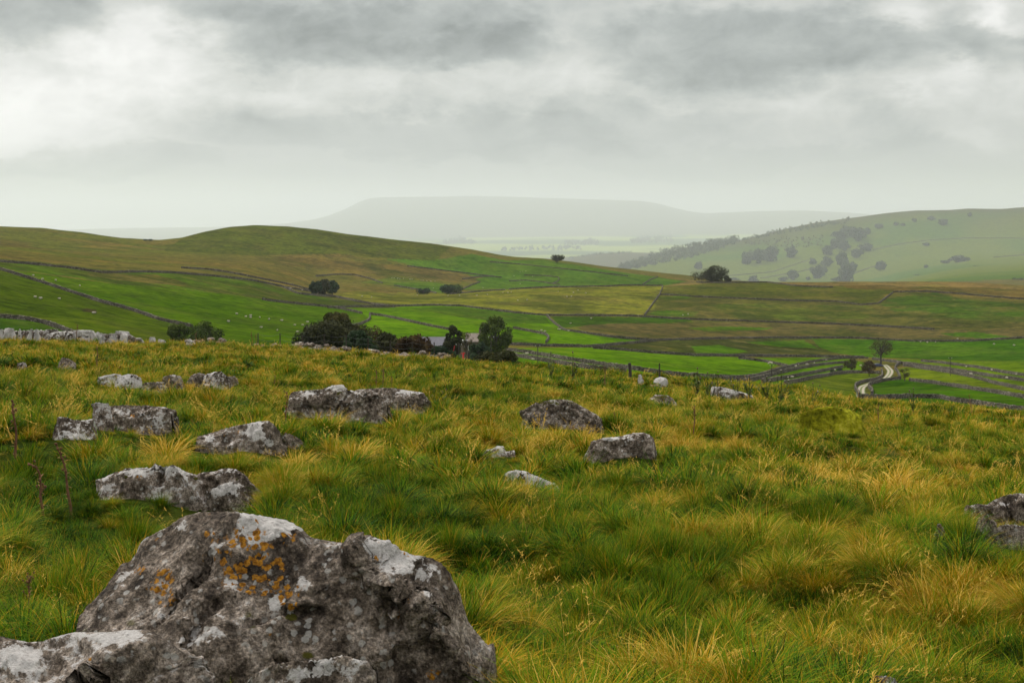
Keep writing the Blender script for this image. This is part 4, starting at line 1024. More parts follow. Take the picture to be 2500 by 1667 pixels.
# middle distance
def T3(name, label, a, b, top, base_py, r0, r1, seed, m, group=None, cat='tree', **kw):
    p, w, h = fit(a, b, top, None, base_py, r0, r1)
    return tree(name, label, cat, p, w, h, seed, m, group, **kw)
CG = 'dark clump of trees at the foot of the moor'
T3('clump_tree', 'left tree of the dark clump at the foot of the moor', 755, 786, 684, 720, 700, 1150, 330, 'deep', CG, nclump=30, nleaf=2600, leaf=.42, base=.05, crad=.2)
T3('clump_tree', 'middle tree of the dark clump at the foot of the moor', 774, 806, 681, 720, 700, 1150, 331, 'dark', CG, nclump=30, nleaf=2600, leaf=.42, base=.05, crad=.2)
T3('clump_tree', 'right tree of the dark clump at the foot of the moor', 796, 827, 683, 720, 700, 1150, 332, 'deep', CG, nclump=30, nleaf=2600, leaf=.42, base=.05, crad=.2)
T3('moor_tree', 'small dark bush like tree in mid valley left of the wider one', 1017, 1050, 703, 718, 800, 1150, 333, 'deep', nclump=18, nleaf=1200, leaf=.4, base=.05, crad=.2)
T3('moor_tree', 'wider dark tree group seen as one crown beside the small dark one in mid valley', 1070, 1130, 694, 718, 800, 1150, 334, 'deep', nclump=34, nleaf=2600, leaf=.42, base=.05, crad=.15)
T3('windswept_tree', 'lone windswept tree on the skyline of the green hill', 1342, 1374, 622, 642, 1300, 1560, 335, 'dark', nclump=24, nleaf=2200, leaf=.45, base=.18, lean=.25, crad=.17, trunk=.05)
T3('ridge_tree', 'large dark domed tree on the ridge', 1712, 1774, 647, 690, 1050, 1240, 336, 'dark', nclump=46, nleaf=6500, leaf=.42, base=.06, lean=.08, crad=.15, trunk=.03)
T3('ridge_tree', 'open branched leaning tree on the left of the domed one on the ridge', 1686, 1742, 662, 691, 1050, 1240, 337, 'dark', nclump=34, nleaf=900, leaf=.36, base=.2, lean=-.12, limbs=30, crad=.11, trunk=.03)
T3('ridge_tree', 'small low tree on the right of the domed one on the ridge', 1764, 1786, 673, 690, 1050, 1240, 338, 'dark', nclump=14, nleaf=1200, leaf=.4, base=.05, crad=.2)
for k, (px, py, w, h, l) in enumerate([(2485,702,34,24,'grey tree top showing over the ridge at the right picture edge'), (355,588,9,4,'tiny left bush in the saddle of the left skyline'), (367,588,9,4,'tiny right bush in the saddle of the left skyline')]):
    T3('skyline_bush', l, px - w/2, px + w/2, py - h, py, 1250 if k else 3300, 1450 if k else 8200, 340 + k, 'deep', None, 'tree', nclump=14, nleaf=900, leaf=.5 if not k else .35, base=.05, crad=.2)

# hazy hillside across the valley: shared crowns, every tree its own object
FARG = 'trees scattered over the hazy far hillside'
protos = []
def far_tree(px, py, hh, ww, label, k, r0=6600, r1=12300):
    p, w, h = fit(px - ww / 2, px + ww / 2, py - hh, None, py, r0, r1)
    w = max(w, 4.) * 1.18; h = max(h, 3.5) * 1.08; p[2] -= h * .06
    v = k % 5
    if len(protos) <= v:
        (wv, wp), (cv, cp, tone) = grow(10, 10, 400 + v, nclump=40, nleaf=2200, leaf=.5, base=.0, crad=.15, shell=.25, limbs=6)
        o = empty('hillside_tree', p, label, 'tree', FARG, scale=(w / 10, w / 10, h / 10))
        build('trunk', wv, wp, M_BARK, o, smooth=True); build('crown', cv, cp, LF['far'], o, attrs={'rnd': tone})
        protos.append(o); return
    dup(protos[v], p, .7 * k, (w / 10, w / 10, h / 10), label, FARG)
FT = [(1705,658,22,20,'pale hazy tree standing alone above the domed ridge tree'),
 (1826,645,34,36,'leftmost crown of the hazy copse in mid hillside'),(1852,643,36,36,'second crown of the hazy copse in mid hillside'),(1880,638,40,40,'tallest crown of the hazy copse in mid hillside'),(1929,629,30,32,'separate crown at the right of the hazy copse in mid hillside'),
 (1985,646,18,20,'small round hazy tree beside the slanting far wall'),(1995,680,36,28,'large round hazy tree low on the hillside beneath the small one by the slanting wall'),
 (1936,684,26,27,'round hazy tree low on the hillside with a wide flat crown'),(1913,687,13,22,'low hazy bush left of the flat crowned tree'),(1972,684,9,13,'tiny hazy bush right of the flat crowned tree'),
 (1838,690,20,26,'hazy tree half hidden by the ridge under the copse'),(1648,686,16,36,'hazy wide tree half hidden by the green slope left of the domed ridge tree'),(1675,690,12,24,'hazy low tree half hidden close to the left of the open branched ridge tree'),(1793,692,16,26,'hazy tree just right of the domed ridge tree'),
 (2023,622,24,30,'upper crown of the hazy tree column left of the gully wood'),(2021,651,28,30,'lower crown of the hazy tree column left of the gully wood'),(2007,674,26,24,'lowest hazy tree left of the gully wood'),
 (2057,656,42,30,'tall hazy crown in the middle of the gully wood'),(2066,688,44,40,'bottom crown of the gully wood'),(2080,662,24,22,'hazy crown right of the middle of the gully wood'),
 (2048,586,26,36,'upper left crown of the gully wood'),(2075,576,26,40,'upper middle crown of the gully wood'),(2096,588,32,40,'upper right crown of the gully wood'),(2119,572,18,15,'little hazy tree above the gully wood'),(2115,612,20,32,'right hand crown of the gully wood at the far wall'),(2092,630,26,28,'lower right crown of the gully wood'),
 (2040,606,26,30,'left crown of the gully wood'),(2062,612,26,30,'centre crown of the gully wood'),
 (2145,557,12,22,'leftmost bush of the row high on the far hill'),(2188,551,10,12,'second bush of the row high on the far hill'),(2205,552,8,12,'third bush of the row high on the far hill'),(2232,542,10,14,'fourth bush of the row high on the far hill'),(2274,538,11,18,'fifth bush of the row high on the far hill'),(2302,549,16,24,'widest, palest bush of the row high on the far hill'),(2367,529,11,11,'small bush near the top of the far hill'),
 (2149,661,27,25,'lone hazy oval tree right of the gully wood'),(2261,654,8,13,'tiny hazy bush on the crest of the near spur'),(2340,640,17,46,'wide dark hazy clump on the crest of the near spur'),(2308,643,8,22,'low end of the hazy clump on the crest of the near spur'),(2242,692,14,22,'hazy round bush behind the ridge right of the gully wood'),(2383,691,12,16,'pale hazy bush behind the ridge towards the right edge'),(2261,600,8,18,'low hazy bush below the far field wall'),(2050,688,12,36,'low hazy bushy tree at the foot of the gully wood')]
for k, (px, py, hh, ww, lb) in enumerate(FT): far_tree(px, py, hh, ww, lb, k)

# woods that read as one mass
def wood(name, label, pts, hts, leafm, r0, r1, seed, leaf=4.2, nleaf=60):
    g = np.random.default_rng(seed)
    P = rays(pts, r0, r1, 900)
    V, T_ = [], []
    for k, p in enumerate(P):
        h = hts[k] * p[1] / F; w = h * (.8 + .5 * g.random())
        nc = 7; d = g.normal(size=(nc, 3)); d /= np.linalg.norm(d, axis=1, keepdims=True)
        cen = p + np.array([0, 0, h * .5]) + d * np.array([w * .3, w * .3, h * .3])
        v, q, t = leaves(cen, np.full(nc, w * .25), nleaf, leaf, g); V.append(v); T_.append(t)
    v = np.concatenate(V); q = np.arange(len(v)).reshape(-1, 4)
    o = build(name, v, [q], LF[leafm], attrs={'rnd': np.concatenate(T_)})
    tag(o, label, None, None, 'stuff')
def band(n, top, bot, seed, bias=1.0):
    g = np.random.default_rng(seed); top = np.array(top, float); bot = np.array(bot, float)
    x = g.uniform(max(top[0, 0], bot[0, 0]), min(top[-1, 0], bot[-1, 0]), n)
    a = np.interp(x, top[:, 0], top[:, 1]); b = np.interp(x, bot[:, 0], bot[:, 1])
    return np.stack([x, a + (b - a) * g.random(n) ** bias], 1)
P = band(330, [(1512,655),(1564,639),(1627,614),(1691,599),(1755,590),(1800,586)], [(1512,664),(1564,655),(1606,648),(1670,635),(1713,622),(1760,610),(1800,594)], 1)
wood('hanging_wood', 'hazy wood along the edge of the far hillside', P, rng.uniform(9, 17, len(P)), 'far', 7700, 12380, 2)
P = band(150, [(1790,588),(1861,573),(1930,556),(2000,543),(2080,532)], [(1790,594),(1861,582),(1930,568),(2000,556),(2080,545)], 3)
wood('scrub', 'hazy scrub along the skyline of the far hill', P, rng.uniform(3, 8, len(P)), 'far', 7700, 12380, 4, 3.2, 40)
P = band(110, [(1820,590),(1900,583),(2010,578)], [(1820,600),(1900,606),(2010,604)], 13)
wood('scrub', 'hazy thin scrub on the upper slope left of the gully wood', P, rng.uniform(3, 8, len(P)), 'olive', 7700, 12380, 14, 3.2, 24)
P = np.concatenate([band(50, [(1390,632),(1450,622),(1540,616)], [(1390,634),(1450,625),(1540,619)], 5)])
wood('copse', 'hazy tree line on the small hill in the gap', P, rng.uniform(4, 8, len(P)), 'far', 13800, 15540, 6, 4.0, 30)
P = np.concatenate([band(90, [(1085,592),(1120,584),(1160,592)], [(1085,597),(1120,596),(1160,597)], 7), band(120, [(1540,590),(1580,580),(1640,582)], [(1540,595),(1580,594),(1640,594)], 8), band(80, [(1380,592),(1440,588),(1460,592)], [(1380,600),(1440,600),(1460,600)], 9), band(60, [(1200,610),(1420,604)], [(1200,614),(1420,612)], 10)])
wood('valley_woods', 'faint woods in the hazy plain under the flat topped hill', P, rng.uniform(5, 11, len(P)), 'far', 20200, 35500, 11, 11.0, 40)
# ------------------------------------------------------------------ drystone walls
def wall_material():
    m, t, b = material('drystone')
    P = t.new('ShaderNodeTexCoord').outputs['Object']
    Q = t.vmath('MULTIPLY', P, (2.4, 2.4, 5.0))
    cell = t.voro(Q, 1.0, 'Color'); edge = t.voro(Q, 1.0, 'Distance', 'DISTANCE_TO_EDGE')
    sp = t.new('ShaderNodeSeparateColor'); t.put(sp.inputs[0], cell)
    n = t.noise(P, .12, 4, .6); n2 = t.noise(P, 6, 4, .6)
    c = t.ramp(t.math('ADD', t.math('MULTIPLY', sp.outputs[0], .6), t.math('MULTIPLY', n2, .4)), [(.2, (.035,.03,.022)), (.47, (.095,.082,.064)), (.72, (.20,.177,.145)), (.92, (.38,.345,.30))])
    c = t.mix(1.0, c, t.ramp(n, [(.3, (.6,.6,.55)), (.7, (1.3,1.28,1.25))]), 'MULTIPLY')
    c = t.mix(t.ss(edge, .07, .0), c, (.012,.011,.009))
    c = t.mix(t.math('MULTIPLY', t.ss(t.noise(P, .5, 5, .7), .52, .7), .5), c, (.045,.055,.014))
    t.put(b.inputs['Base Color'], c); b.inputs['Roughness'].default_value = .95; b.inputs['Specular IOR Level'].default_value = .1
    t.put(b.inputs['Normal'], t.bump(t.math('ADD', edge, t.math('MULTIPLY', n2, .3)), 1.0, .12))
    return m
M_WALL = wall_material()
def wall(label, pts, r0, r1, h=1.35, w=.62, group='drystone walls dividing the fields', gap=0.):
    pts = np.array(pts, float)
    L = np.r_[0, np.cumsum(np.hypot(*np.diff(pts, axis=0).T))]
    n = max(12, int(L[-1] / 3.0))
    s = np.linspace(0, L[-1], n)
    pp = np.stack([np.interp(s, L, pts[:, 0]), np.interp(s, L, pts[:, 1])], 1)
    G = rays(pp, r0, r1, 900)[:, :2]
    for _ in range(3):
        G[1:-1] = .25 * G[:-2] + .5 * G[1:-1] + .25 * G[2:]
    D = np.r_[0, np.cumsum(np.linalg.norm(np.diff(G, axis=0), axis=1))]
    m = int(np.clip(D[-1] / .9, 12, 420))
    q = np.linspace(0, D[-1], m)
    X = np.interp(q, D, G[:, 0]); Y = np.interp(q, D, G[:, 1]); z = terr(X, Y)
    tx, ty = np.gradient(X), np.gradient(Y); l = np.hypot(tx, ty) + 1e-9; nx, ny = -ty / l, tx / l
    g = np.random.default_rng(int(abs(pts[0, 0] * 7 + pts[0, 1])) % 9999)
    hh = h * (1 + .16 * (fb2(X, Y, 9, 5, 3) - .5) * 2 + .09 * (g.random(m) - .5) * 2)
    cs = [(-.5, -.3), (-.5, .02), (-.42, .5), (-.34, .86), (-.3, 1.0), (.3, 1.0), (.34, .86), (.42, .5), (.5, .02), (.5, -.3)]
    V = np.zeros((m, len(cs), 3))
    for k, (a, b) in enumerate(cs):
        j = (g.random(m) - .5) * .09 if .1 < b else 0
        V[:, k, 0] = X + nx * (a * w + j); V[:, k, 1] = Y + ny * (a * w + j)
        V[:, k, 2] = z + b * hh + ((g.random(m) - .5) * .12 if b == 1.0 else 0)
    nc = len(cs); i = np.arange(m - 1)[:, None] * nc; k = np.arange(nc - 1)[None]
    Q = np.stack([i + k, i + nc + k, i + nc + k + 1, i + k + 1], -1).reshape(-1, 4)
    ends = []
    for e in (0, (m - 1) * nc):
        ends += [[e + a, e + a + 1, e + nc - 2 - a, e + nc - 1 - a] for a in range(4)]
    org = np.array([X[m // 2], Y[m // 2], z[m // 2]])
    o = build('drystone_wall', V.reshape(-1, 3) - org, [Q, np.array(ends)], M_WALL, loc=org)
    return tag(o, label, 'stone wall', group, 'thing')
W = [
 ('long wall climbing the left hillside to the picture edge between two green fields', [(-60,630),(0,659),(82,684),(160,710),(248,739),(319,757),(383,780),(433,792),(470,800)], 290, 640),
 ('short wall low at the left picture edge just above the pale ledge', [(-60,766),(0,776),(64,781),(106,790),(149,804),(185,820)], 270, 420),
 ('wall along the foot of the brown moor from the left picture edge', [(-60,628),(0,640),(89,647),(177,656),(248,667),(337,665),(425,667),(532,676),(620,686),(691,701),(727,718),(834,727)], 470, 1000),
 ('upper wall on the moor foot that curves down to the dark tree clump', [(443,655),(500,658),(532,662),(580,670),(650,684),(700,694),(760,709)], 600, 1000),
 ('wall dropping from the bright left field behind the round crowned tree', [(640,732),(656,735),(727,743),(800,750),(834,755),(884,766)], 430, 800),
 ('wall falling right from the corner above the farm to the ivy clad tree', [(902,768),(941,773),(1005,787),(1060,799),(1110,808)], 340, 700),
 ('short wall running down left from the corner above the farm', [(903,767),(904,781),(892,788),(877,793),(850,800)], 340, 700),
 ('wall from the moor foot past the dark tree clump into the valley', [(700,703),(760,713),(835,729),(900,742),(962,750)], 550, 1000),
 ('wall along the bottom of the olive pasture in mid valley', [(800,752),(860,750),(962,749),(1055,746),(1125,748),(1196,757),(1260,765),(1331,771),(1440,771),(1534,772),(1572,774),(1650,779),(1732,782),(1880,787),(2034,792),(2144,797),(2282,805)], 520, 1100),
 ('wall along the crest of the olive pasture ridge', [(1100,719),(1150,714),(1250,707),(1330,702),(1400,700),(1534,697),(1618,698)], 850, 1180),
 ('dark wall along the ridge right of the domed ridge tree', [(1700,690),(1750,691),(1820,690),(1874,690),(1910,694),(1945,699),(2034,702)], 850, 1220),
 ('slanting wall down the ridge dividing the olive pasture from the brown one', [(1618,700),(1611,719),(1594,742),(1574,770)], 620, 1150),
 ('wall along the upper brown pasture on the ridge', [(1611,719),(1696,725),(1838,731),(1940,735),(2041,737),(2103,745),(2144,742),(2160,730),(2179,716)], 620, 1150),
 ('wall near the ridge top at the right picture edge', [(2179,714),(2265,712),(2351,719),(2430,726),(2500,731),(2570,738)], 620, 1150),
 ('crooked wall from the olive pasture down past the brown strip', [(1335,772),(1352,789),(1377,807),(1413,812),(1484,823),(1519,827),(1608,833)], 450, 900),
 ('short crooked wall in the green field right of the tall tree', [(1253,802),(1331,817),(1342,825),(1333,837)], 420, 900),
 ('wall running right above the dark rushy field to the lane tree', [(1240,842),(1340,846),(1448,848),(1530,840),(1608,832),(1732,828),(1880,826),(2034,826)], 430, 900),
 ('wall along the far side of the flat green field at the right', [(2034,826),(2100,827),(2174,831),(2234,834),(2361,834),(2430,830),(2500,826),(2570,822)], 480, 1000),
 ('wall on the near side of the dark rushy field', [(1448,851),(1520,856),(1590,862),(1696,869),(1800,870),(1900,871),(2034,872),(2110,874)], 400, 900),
 ('upper of two walls slanting down right of the tall tree', [(1235,856),(1300,865),(1377,878),(1450,889),(1519,899),(1580,908),(1643,917),(1720,923),(1803,926)], 280, 600),
 ('lower of two walls slanting down right of the tall tree', [(1245,868),(1300,878),(1360,888),(1448,902),(1530,912)], 280, 560),
 ('wall curving across the top of the bright green field', [(1803,876),(1840,880),(1874,885),(1927,897)], 380, 700),
 ('upper of the walls fanning left from the lane tree', [(1764,929),(1838,923),(1880,911),(1920,899),(1970,887),(2007,881),(2040,877),(2075,875),(2120,876)], 320, 700),
 ('second of the walls fanning left from the lane tree', [(1800,938),(1834,931),(1900,913),(1955,900),(2000,892),(2041,888),(2070,886)], 320, 700),
 ('third of the walls fanning left from the lane tree', [(1860,936),(1920,924),(1989,911),(2030,903),(2058,897)], 320, 700),
 ('lowest of the walls fanning left, below the thorn tree', [(1915,940),(1927,937),(1989,923),(2041,914),(2075,911),(2110,911),(2148,913)], 320, 700),
 ('wall on the left of the sunken bend in the lane', [(2098,972),(2094,958),(2086,946),(2092,939),(2110,934),(2144,927),(2156,919),(2152,905)], 310, 640),
 ('wall on the right of the sunken bend in the lane', [(2128,964),(2132,955),(2119,946),(2122,940),(2131,937),(2162,930),(2198,926)], 310, 640),
 ('short wall up the right side of the pale lane', [(2198,926),(2194,912),(2183,900),(2190,892),(2200,887)], 340, 640),
 ('thick dark wall running right from the head of the lane, upper of a pair', [(2130,878),(2200,887),(2266,896),(2340,907),(2425,921),(2500,931),(2580,942)], 340, 700),
 ('wall branching below the thick dark one and falling to the right edge', [(2205,893),(2260,902),(2308,909),(2372,921),(2425,936),(2500,953),(2580,975)], 320, 640),
 ('short thin wall in the right hand fields beyond the thick dark one', [(2249,883),(2298,887),(2383,898),(2446,910),(2500,918),(2570,926)], 360, 760),
 ('wall across the right hand fields starting at a free end near the lane', [(2221,930),(2276,936),(2361,949),(2425,959),(2500,972),(2580,987)], 300, 600),
 ('nearest wall, partly hidden by the grass of the brow at the right', [(2105,974),(2170,973),(2234,971),(2298,973),(2340,982),(2404,990),(2446,996),(2520,1006)], 250, 480),
 ('thin wall on the lower slope of the green hill, pointing left', [(994,650),(1060,658),(1140,668),(1225,678)], 950, 1450),
 ('small loop of wall on the green hill', [(1129,682),(1160,677),(1196,675),(1225,678)], 950, 1450),
 ('wall up the right part of the green hill slope', [(1243,687),(1285,685),(1330,690),(1367,696)], 950, 1500),
 ('short wall across the right part of the green hill', [(1280,672),(1330,674),(1367,678),(1362,688),(1350,692)], 950, 1500),
 ('long thin wall below the skyline of the green hill', [(1196,640),(1260,645),(1338,653),(1440,664),(1534,675)], 950, 1520),
 ('arched wall above the clump on the moor', [(771,675),(815,671),(863,671),(900,680),(934,692)], 850, 1300),
 ('low wall between the dark clump and the small trees in mid valley', [(962,698),(1000,704),(1065,716)], 850, 1200),
 ('short wall right of the wider dark tree in mid valley', [(1172,689),(1150,697),(1129,707)], 850, 1300),
 ('short wall climbing the end of the green slope near the ridge', [(1606,677),(1590,682),(1569,695)], 1000, 1500),
]
for lb, p, a, b in W: wall(lb, p, a, b, 1.0)
FW = [('long far wall crossing the hazy hillside below the moor', [(2132,610),(2191,597),(2276,586),(2361,582),(2468,582),(2560,585)], 7600, 11300),
 ('far wall near the right edge on the crest of the hazy spur', [(2425,629),(2500,623),(2560,618)], 6600, 9100),
 ('upper slanting wall on the hazy hillside left of the gully wood', [(1776,674),(1883,665),(1974,635)], 6600, 11000),
 ('lower slanting wall on the hazy hillside left of the gully wood', [(1857,680),(1946,665),(2000,652)], 6600, 11000),
 ('short hazy wall right of the bottom of the gully wood', [(2087,667),(2136,650)], 6600, 11000)]
for lb, p, a, b in FW: wall(lb, p, a, b, 4.2, 3.0, 'far walls on the hazy hillside')

# ------------------------------------------------------------------ the lane: two pale wheel tracks
def lane():
    m, t, b = material('lane_surface')
    P = t.new('ShaderNodeNewGeometry').outputs['Position']
    u = t.attr('across')
    rut = t.math('ABSOLUTE', t.math('SUBTRACT', t.math('ABSOLUTE', u), .5))
    n = t.noise(P, 1.2, 5, .65)
    k = t.ss(t.math('ADD', rut, t.math('MULTIPLY', t.math('SUBTRACT', n, .5), .25)), .33, .24)
    c = t.mix(k, (.10,.13,.025), t.ramp(n, [(.3, (.24,.20,.145)), (.7, (.42,.365,.285))]))
    t.put(b.inputs['Base Color'], c); b.inputs['Roughness'].default_value = .95
    P0 = np.array([(2104,978),(2103,968),(2101,955),(2102,948),(2110,942),(2128,936),(2150,929),(2166,922),(2172,914),(2175,908),(2172,902),(2165,895),(2158,891)], float)
    L = np.r_[0, np.cumsum(np.hypot(*np.diff(P0, axis=0).T))]; s = np.linspace(0, L[-1], 60)
    G = rays(np.stack([np.interp(s, L, P0[:, 0]), np.interp(s, L, P0[:, 1])], 1), 310, 620, 1200)[:, :2]
    for _ in range(4): G[1:-1] = .25 * G[:-2] + .5 * G[1:-1] + .25 * G[2:]
    t_ = np.gradient(G, axis=0); t_ /= np.linalg.norm(t_, axis=1, keepdims=True); nn = np.stack([-t_[:, 1], t_[:, 0]], 1)
    us = np.linspace(-1, 1, 9); V = []; U = []
    for a in us:
        xy = G + nn * a * 1.2; V.append(np.c_[xy, terr(xy[:, 0], xy[:, 1]) + .14]); U.append(np.full(60, a))
    V = np.stack(V, 1); U = np.stack(U, 1)
    i = np.arange(59)[:, None] * 9; j = np.arange(8)[None]
    o = build('lane', V.reshape(-1, 3), [np.stack([i + j, i + j + 1, i + 10 + j, i + 9 + j], -1).reshape(-1, 4)], m, smooth=True, attrs={'across': U.ravel()})
    tag(o, 'pale stony lane of two wheel tracks bending between walls', None, None, 'structure')
lane()

# ------------------------------------------------------------------ plain materials
def plain(name, c, rough=.8, var=.35, sc=3.0, spec=.2):
    m, t, b = material(name)
    n = t.noise(t.new('ShaderNodeTexCoord').outputs['Object'], sc, 5, .6)
    t.put(b.inputs['Base Color'], t.mix(1.0, c, t.ramp(n, [(.25, (1 - var,) * 3), (.75, (1 + var,) * 3)]), 'MULTIPLY'))
    b.inputs['Roughness'].default_value = rough; b.inputs['Specular IOR Level'].default_value = spec
    return m
M_WOOL = plain('wool', (.50,.45,.36), .95, .2, 9); M_FACE = plain('sheep_face', (.10,.085,.07), .9)
M_SLATE = plain('slate', (.13,.125,.145), .6, .25, 2); M_ROOF2 = plain('stone_slate', (.20,.165,.135), .85, .3, 2)
M_HOUSE = plain('rubble_masonry', (.17,.14,.11), .95, .45, 4); M_GLASS = plain('window_glass', (.03,.035,.04), .15, .1, 1, .5)
M_FRAMEW = plain('white_paint', (.75,.75,.72), .6, .05); M_POST = plain('weathered_wood', (.06,.05,.042), .95, .4, 12)
M_WIRE = plain('wire', (.12,.12,.12), .5, .1); M_RED = plain('red_cloth', (.50,.03,.03), .8, .15)
M_CAR = plain('car_paint', (.035,.045,.10), .3, .05, 2, .5); M_TYRE = plain('tyre', (.02,.02,.02), .9, .1)
M_DEAD = plain('dead_stem', (.15,.075,.040), .95, .4, 30); M_DEADL = plain('dead_leaf', (.24,.125,.055), .95, .45, 30)
M_TH = plain('thistle_leaf', (.075,.095,.022), .85, .35, 20); M_THF = plain('thistle_flower', (.22,.05,.17), .9, .3, 30); M_DOWN = plain('thistle_down', (.55,.48,.40), .95, .2, 30)

# ------------------------------------------------------------------ sheep
def sheep_mesh():
    mb = MB()
    mb.ball((0, 0, .60), (.52, .25, .29), 14, 9, .16, 3); mb.ball((-.3, 0, .62), (.28, .24, .27), 12, 8, .14, 5); mb.ball((.3, 0, .64), (.27, .22, .26), 12, 8, .14, 6)
    nw = mb.n
    mb.tube([(.42, 0, .68), (.56, 0, .66), (.66, 0, .56)], [.14, .11, .09], 8)
    mb.ball((.74, 0, .47), (.15, .075, .085), 10, 7, .05, 8)
    for s in (-1, 1): mb.ball((.66, s * .12, .56), (.035, .07, .025), 6, 4)
    for x in (-.34, .32):
        for s in (-1, 1): mb.tube([(x, s * .12, .45), (x + .01, s * .12, .22), (x, s * .12, -.02)], [.065, .04, .04], 6)
    v, p = mb.out(); nf0 = None
    o = build('sheep', v, p, [M_WOOL, M_FACE], smooth=True, link=False)
    for f in o.data.polygons:
        if min(f.vertices) >= nw and o.data.vertices[f.vertices[0]].co.z < .66: f.material_index = 1
    return o
_sheep = sheep_mesh()
def flock(label, group, pts, r0, r1):
    P = rays(pts, r0, r1, 1200)
    for p in P:
        o = _sheep.copy(); COL.objects.link(o); o.location = p; o.rotation_euler = (0, 0, random.uniform(0, 6.28)); s = random.uniform(.75, .95); o.scale = (s, s, s)
        tag(o, label, 'sheep', group)
for lb, p in [('left sheep of two grazing side by side on the steep left field', (86,729)), ('right sheep of two grazing side by side on the steep left field', (99,732)), ('sheep grazing alone right of the pair on the steep left field', (145,732)), ('sheep beside the dark hollow on the steep left field', (229,768))]:
    flock(lb, 'sheep on the steep left field', [p], 290, 560)
for lb, p in [('uppermost sheep above the long left wall', (81,675)), ('second sheep from the left above the long left wall', (104,684)), ('third sheep from the left above the long left wall', (136,687)), ('sheep furthest down the slope above the long left wall', (195,700))]:
    flock(lb, 'sheep above the long left wall', [p], 400, 800)
flock('white sheep scattered over the bright field left of the thicket', 'sheep left of the thicket', [(578,769),(600,776),(612,773),(612,778),(634,778),(657,782),(688,785),(558,788),(638,802),(677,809),(720,796),(739,796),(727,813),(751,789)], 320, 700)
flock('white sheep near the dark tree clump at the moor foot', 'sheep by the dark clump', [(704,706),(710,705),(738,710),(742,709)], 560, 1000)
flock('white sheep strung in a line across the moor slope', 'line of sheep on the moor', [(957,680),(962,680),(971,681),(976,682),(985,682),(1001,683),(1006,683),(1028,686),(1033,686),(1042,687),(1052,688),(1062,688)], 900, 1350)
flock('white sheep scattered over the olive pasture on the ridge', 'sheep on the olive pasture', [(884,725),(1019,722),(1094,723),(1122,723),(1164,723),(1190,721),(1228,716),(1248,715),(1363,714),(1400,716),(1384,726),(1395,725),(1264,735),(1287,734),(1411,710),(1430,717),(1240,716),(907,727)], 560, 1150)
flock('white sheep on the lower green slope of the hill', 'sheep on the green hill', [(1058,705),(1179,704),(1180,704),(1270,665),(1276,664),(1284,663),(1255,675),(1270,694),(1300,676)], 950, 1500)
flock('left of two sheep at the edge of the brown pasture', 'sheep on the brown pasture', [(1667,771)], 560, 1100)
flock('upper right of two sheep at the edge of the brown pasture', 'sheep on the brown pasture', [(1680,769)], 560, 1100)
flock('white sheep dotted in the green fields right of the tall tree', 'sheep right of the tall tree', [(1443,779),(1393,791),(1363,806),(1388,810),(1330,811),(1322,809),(1286,867),(1301,881),(1367,806)], 300, 1000)
flock('white sheep resting by the curved wall of the bright green field', 'sheep by the curved wall', [(1876,890),(1880,888),(1884,890)], 360, 700)
flock('white sheep among the walls fanning left of the lane tree', 'sheep among the fanning walls', [(1943,897),(1933,902),(1902,911),(1924,925),(1934,924),(1988,889),(2018,882),(2038,906),(2102,895),(2017,882),(1950,893),(1970,892)], 330, 700)
for lb, p in [('left sheep of three below the far wall of the flat green field', (2247,836)), ('middle sheep of three below the far wall of the flat green field', (2264,838)), ('right sheep of three below the far wall of the flat green field', (2284,837)), ('sheep on top of the bank above the flat green field', (2338,829)), ('sheep alone at the right in the flat green field', (2427,842)), ('rightmost sheep in the flat green field', (2476,845))]:
    flock(lb, 'sheep in the flat green field', [p], 500, 950)
flock('white sheep in the narrow right hand fields between the walls', 'sheep in the narrow right fields', [(2359,898),(2422,906),(2481,917),(2459,926)], 340, 760)
flock('sheep standing in front of the thick dark wall at the right', 'sheep at the thick wall', [(2370,916)], 330, 640)

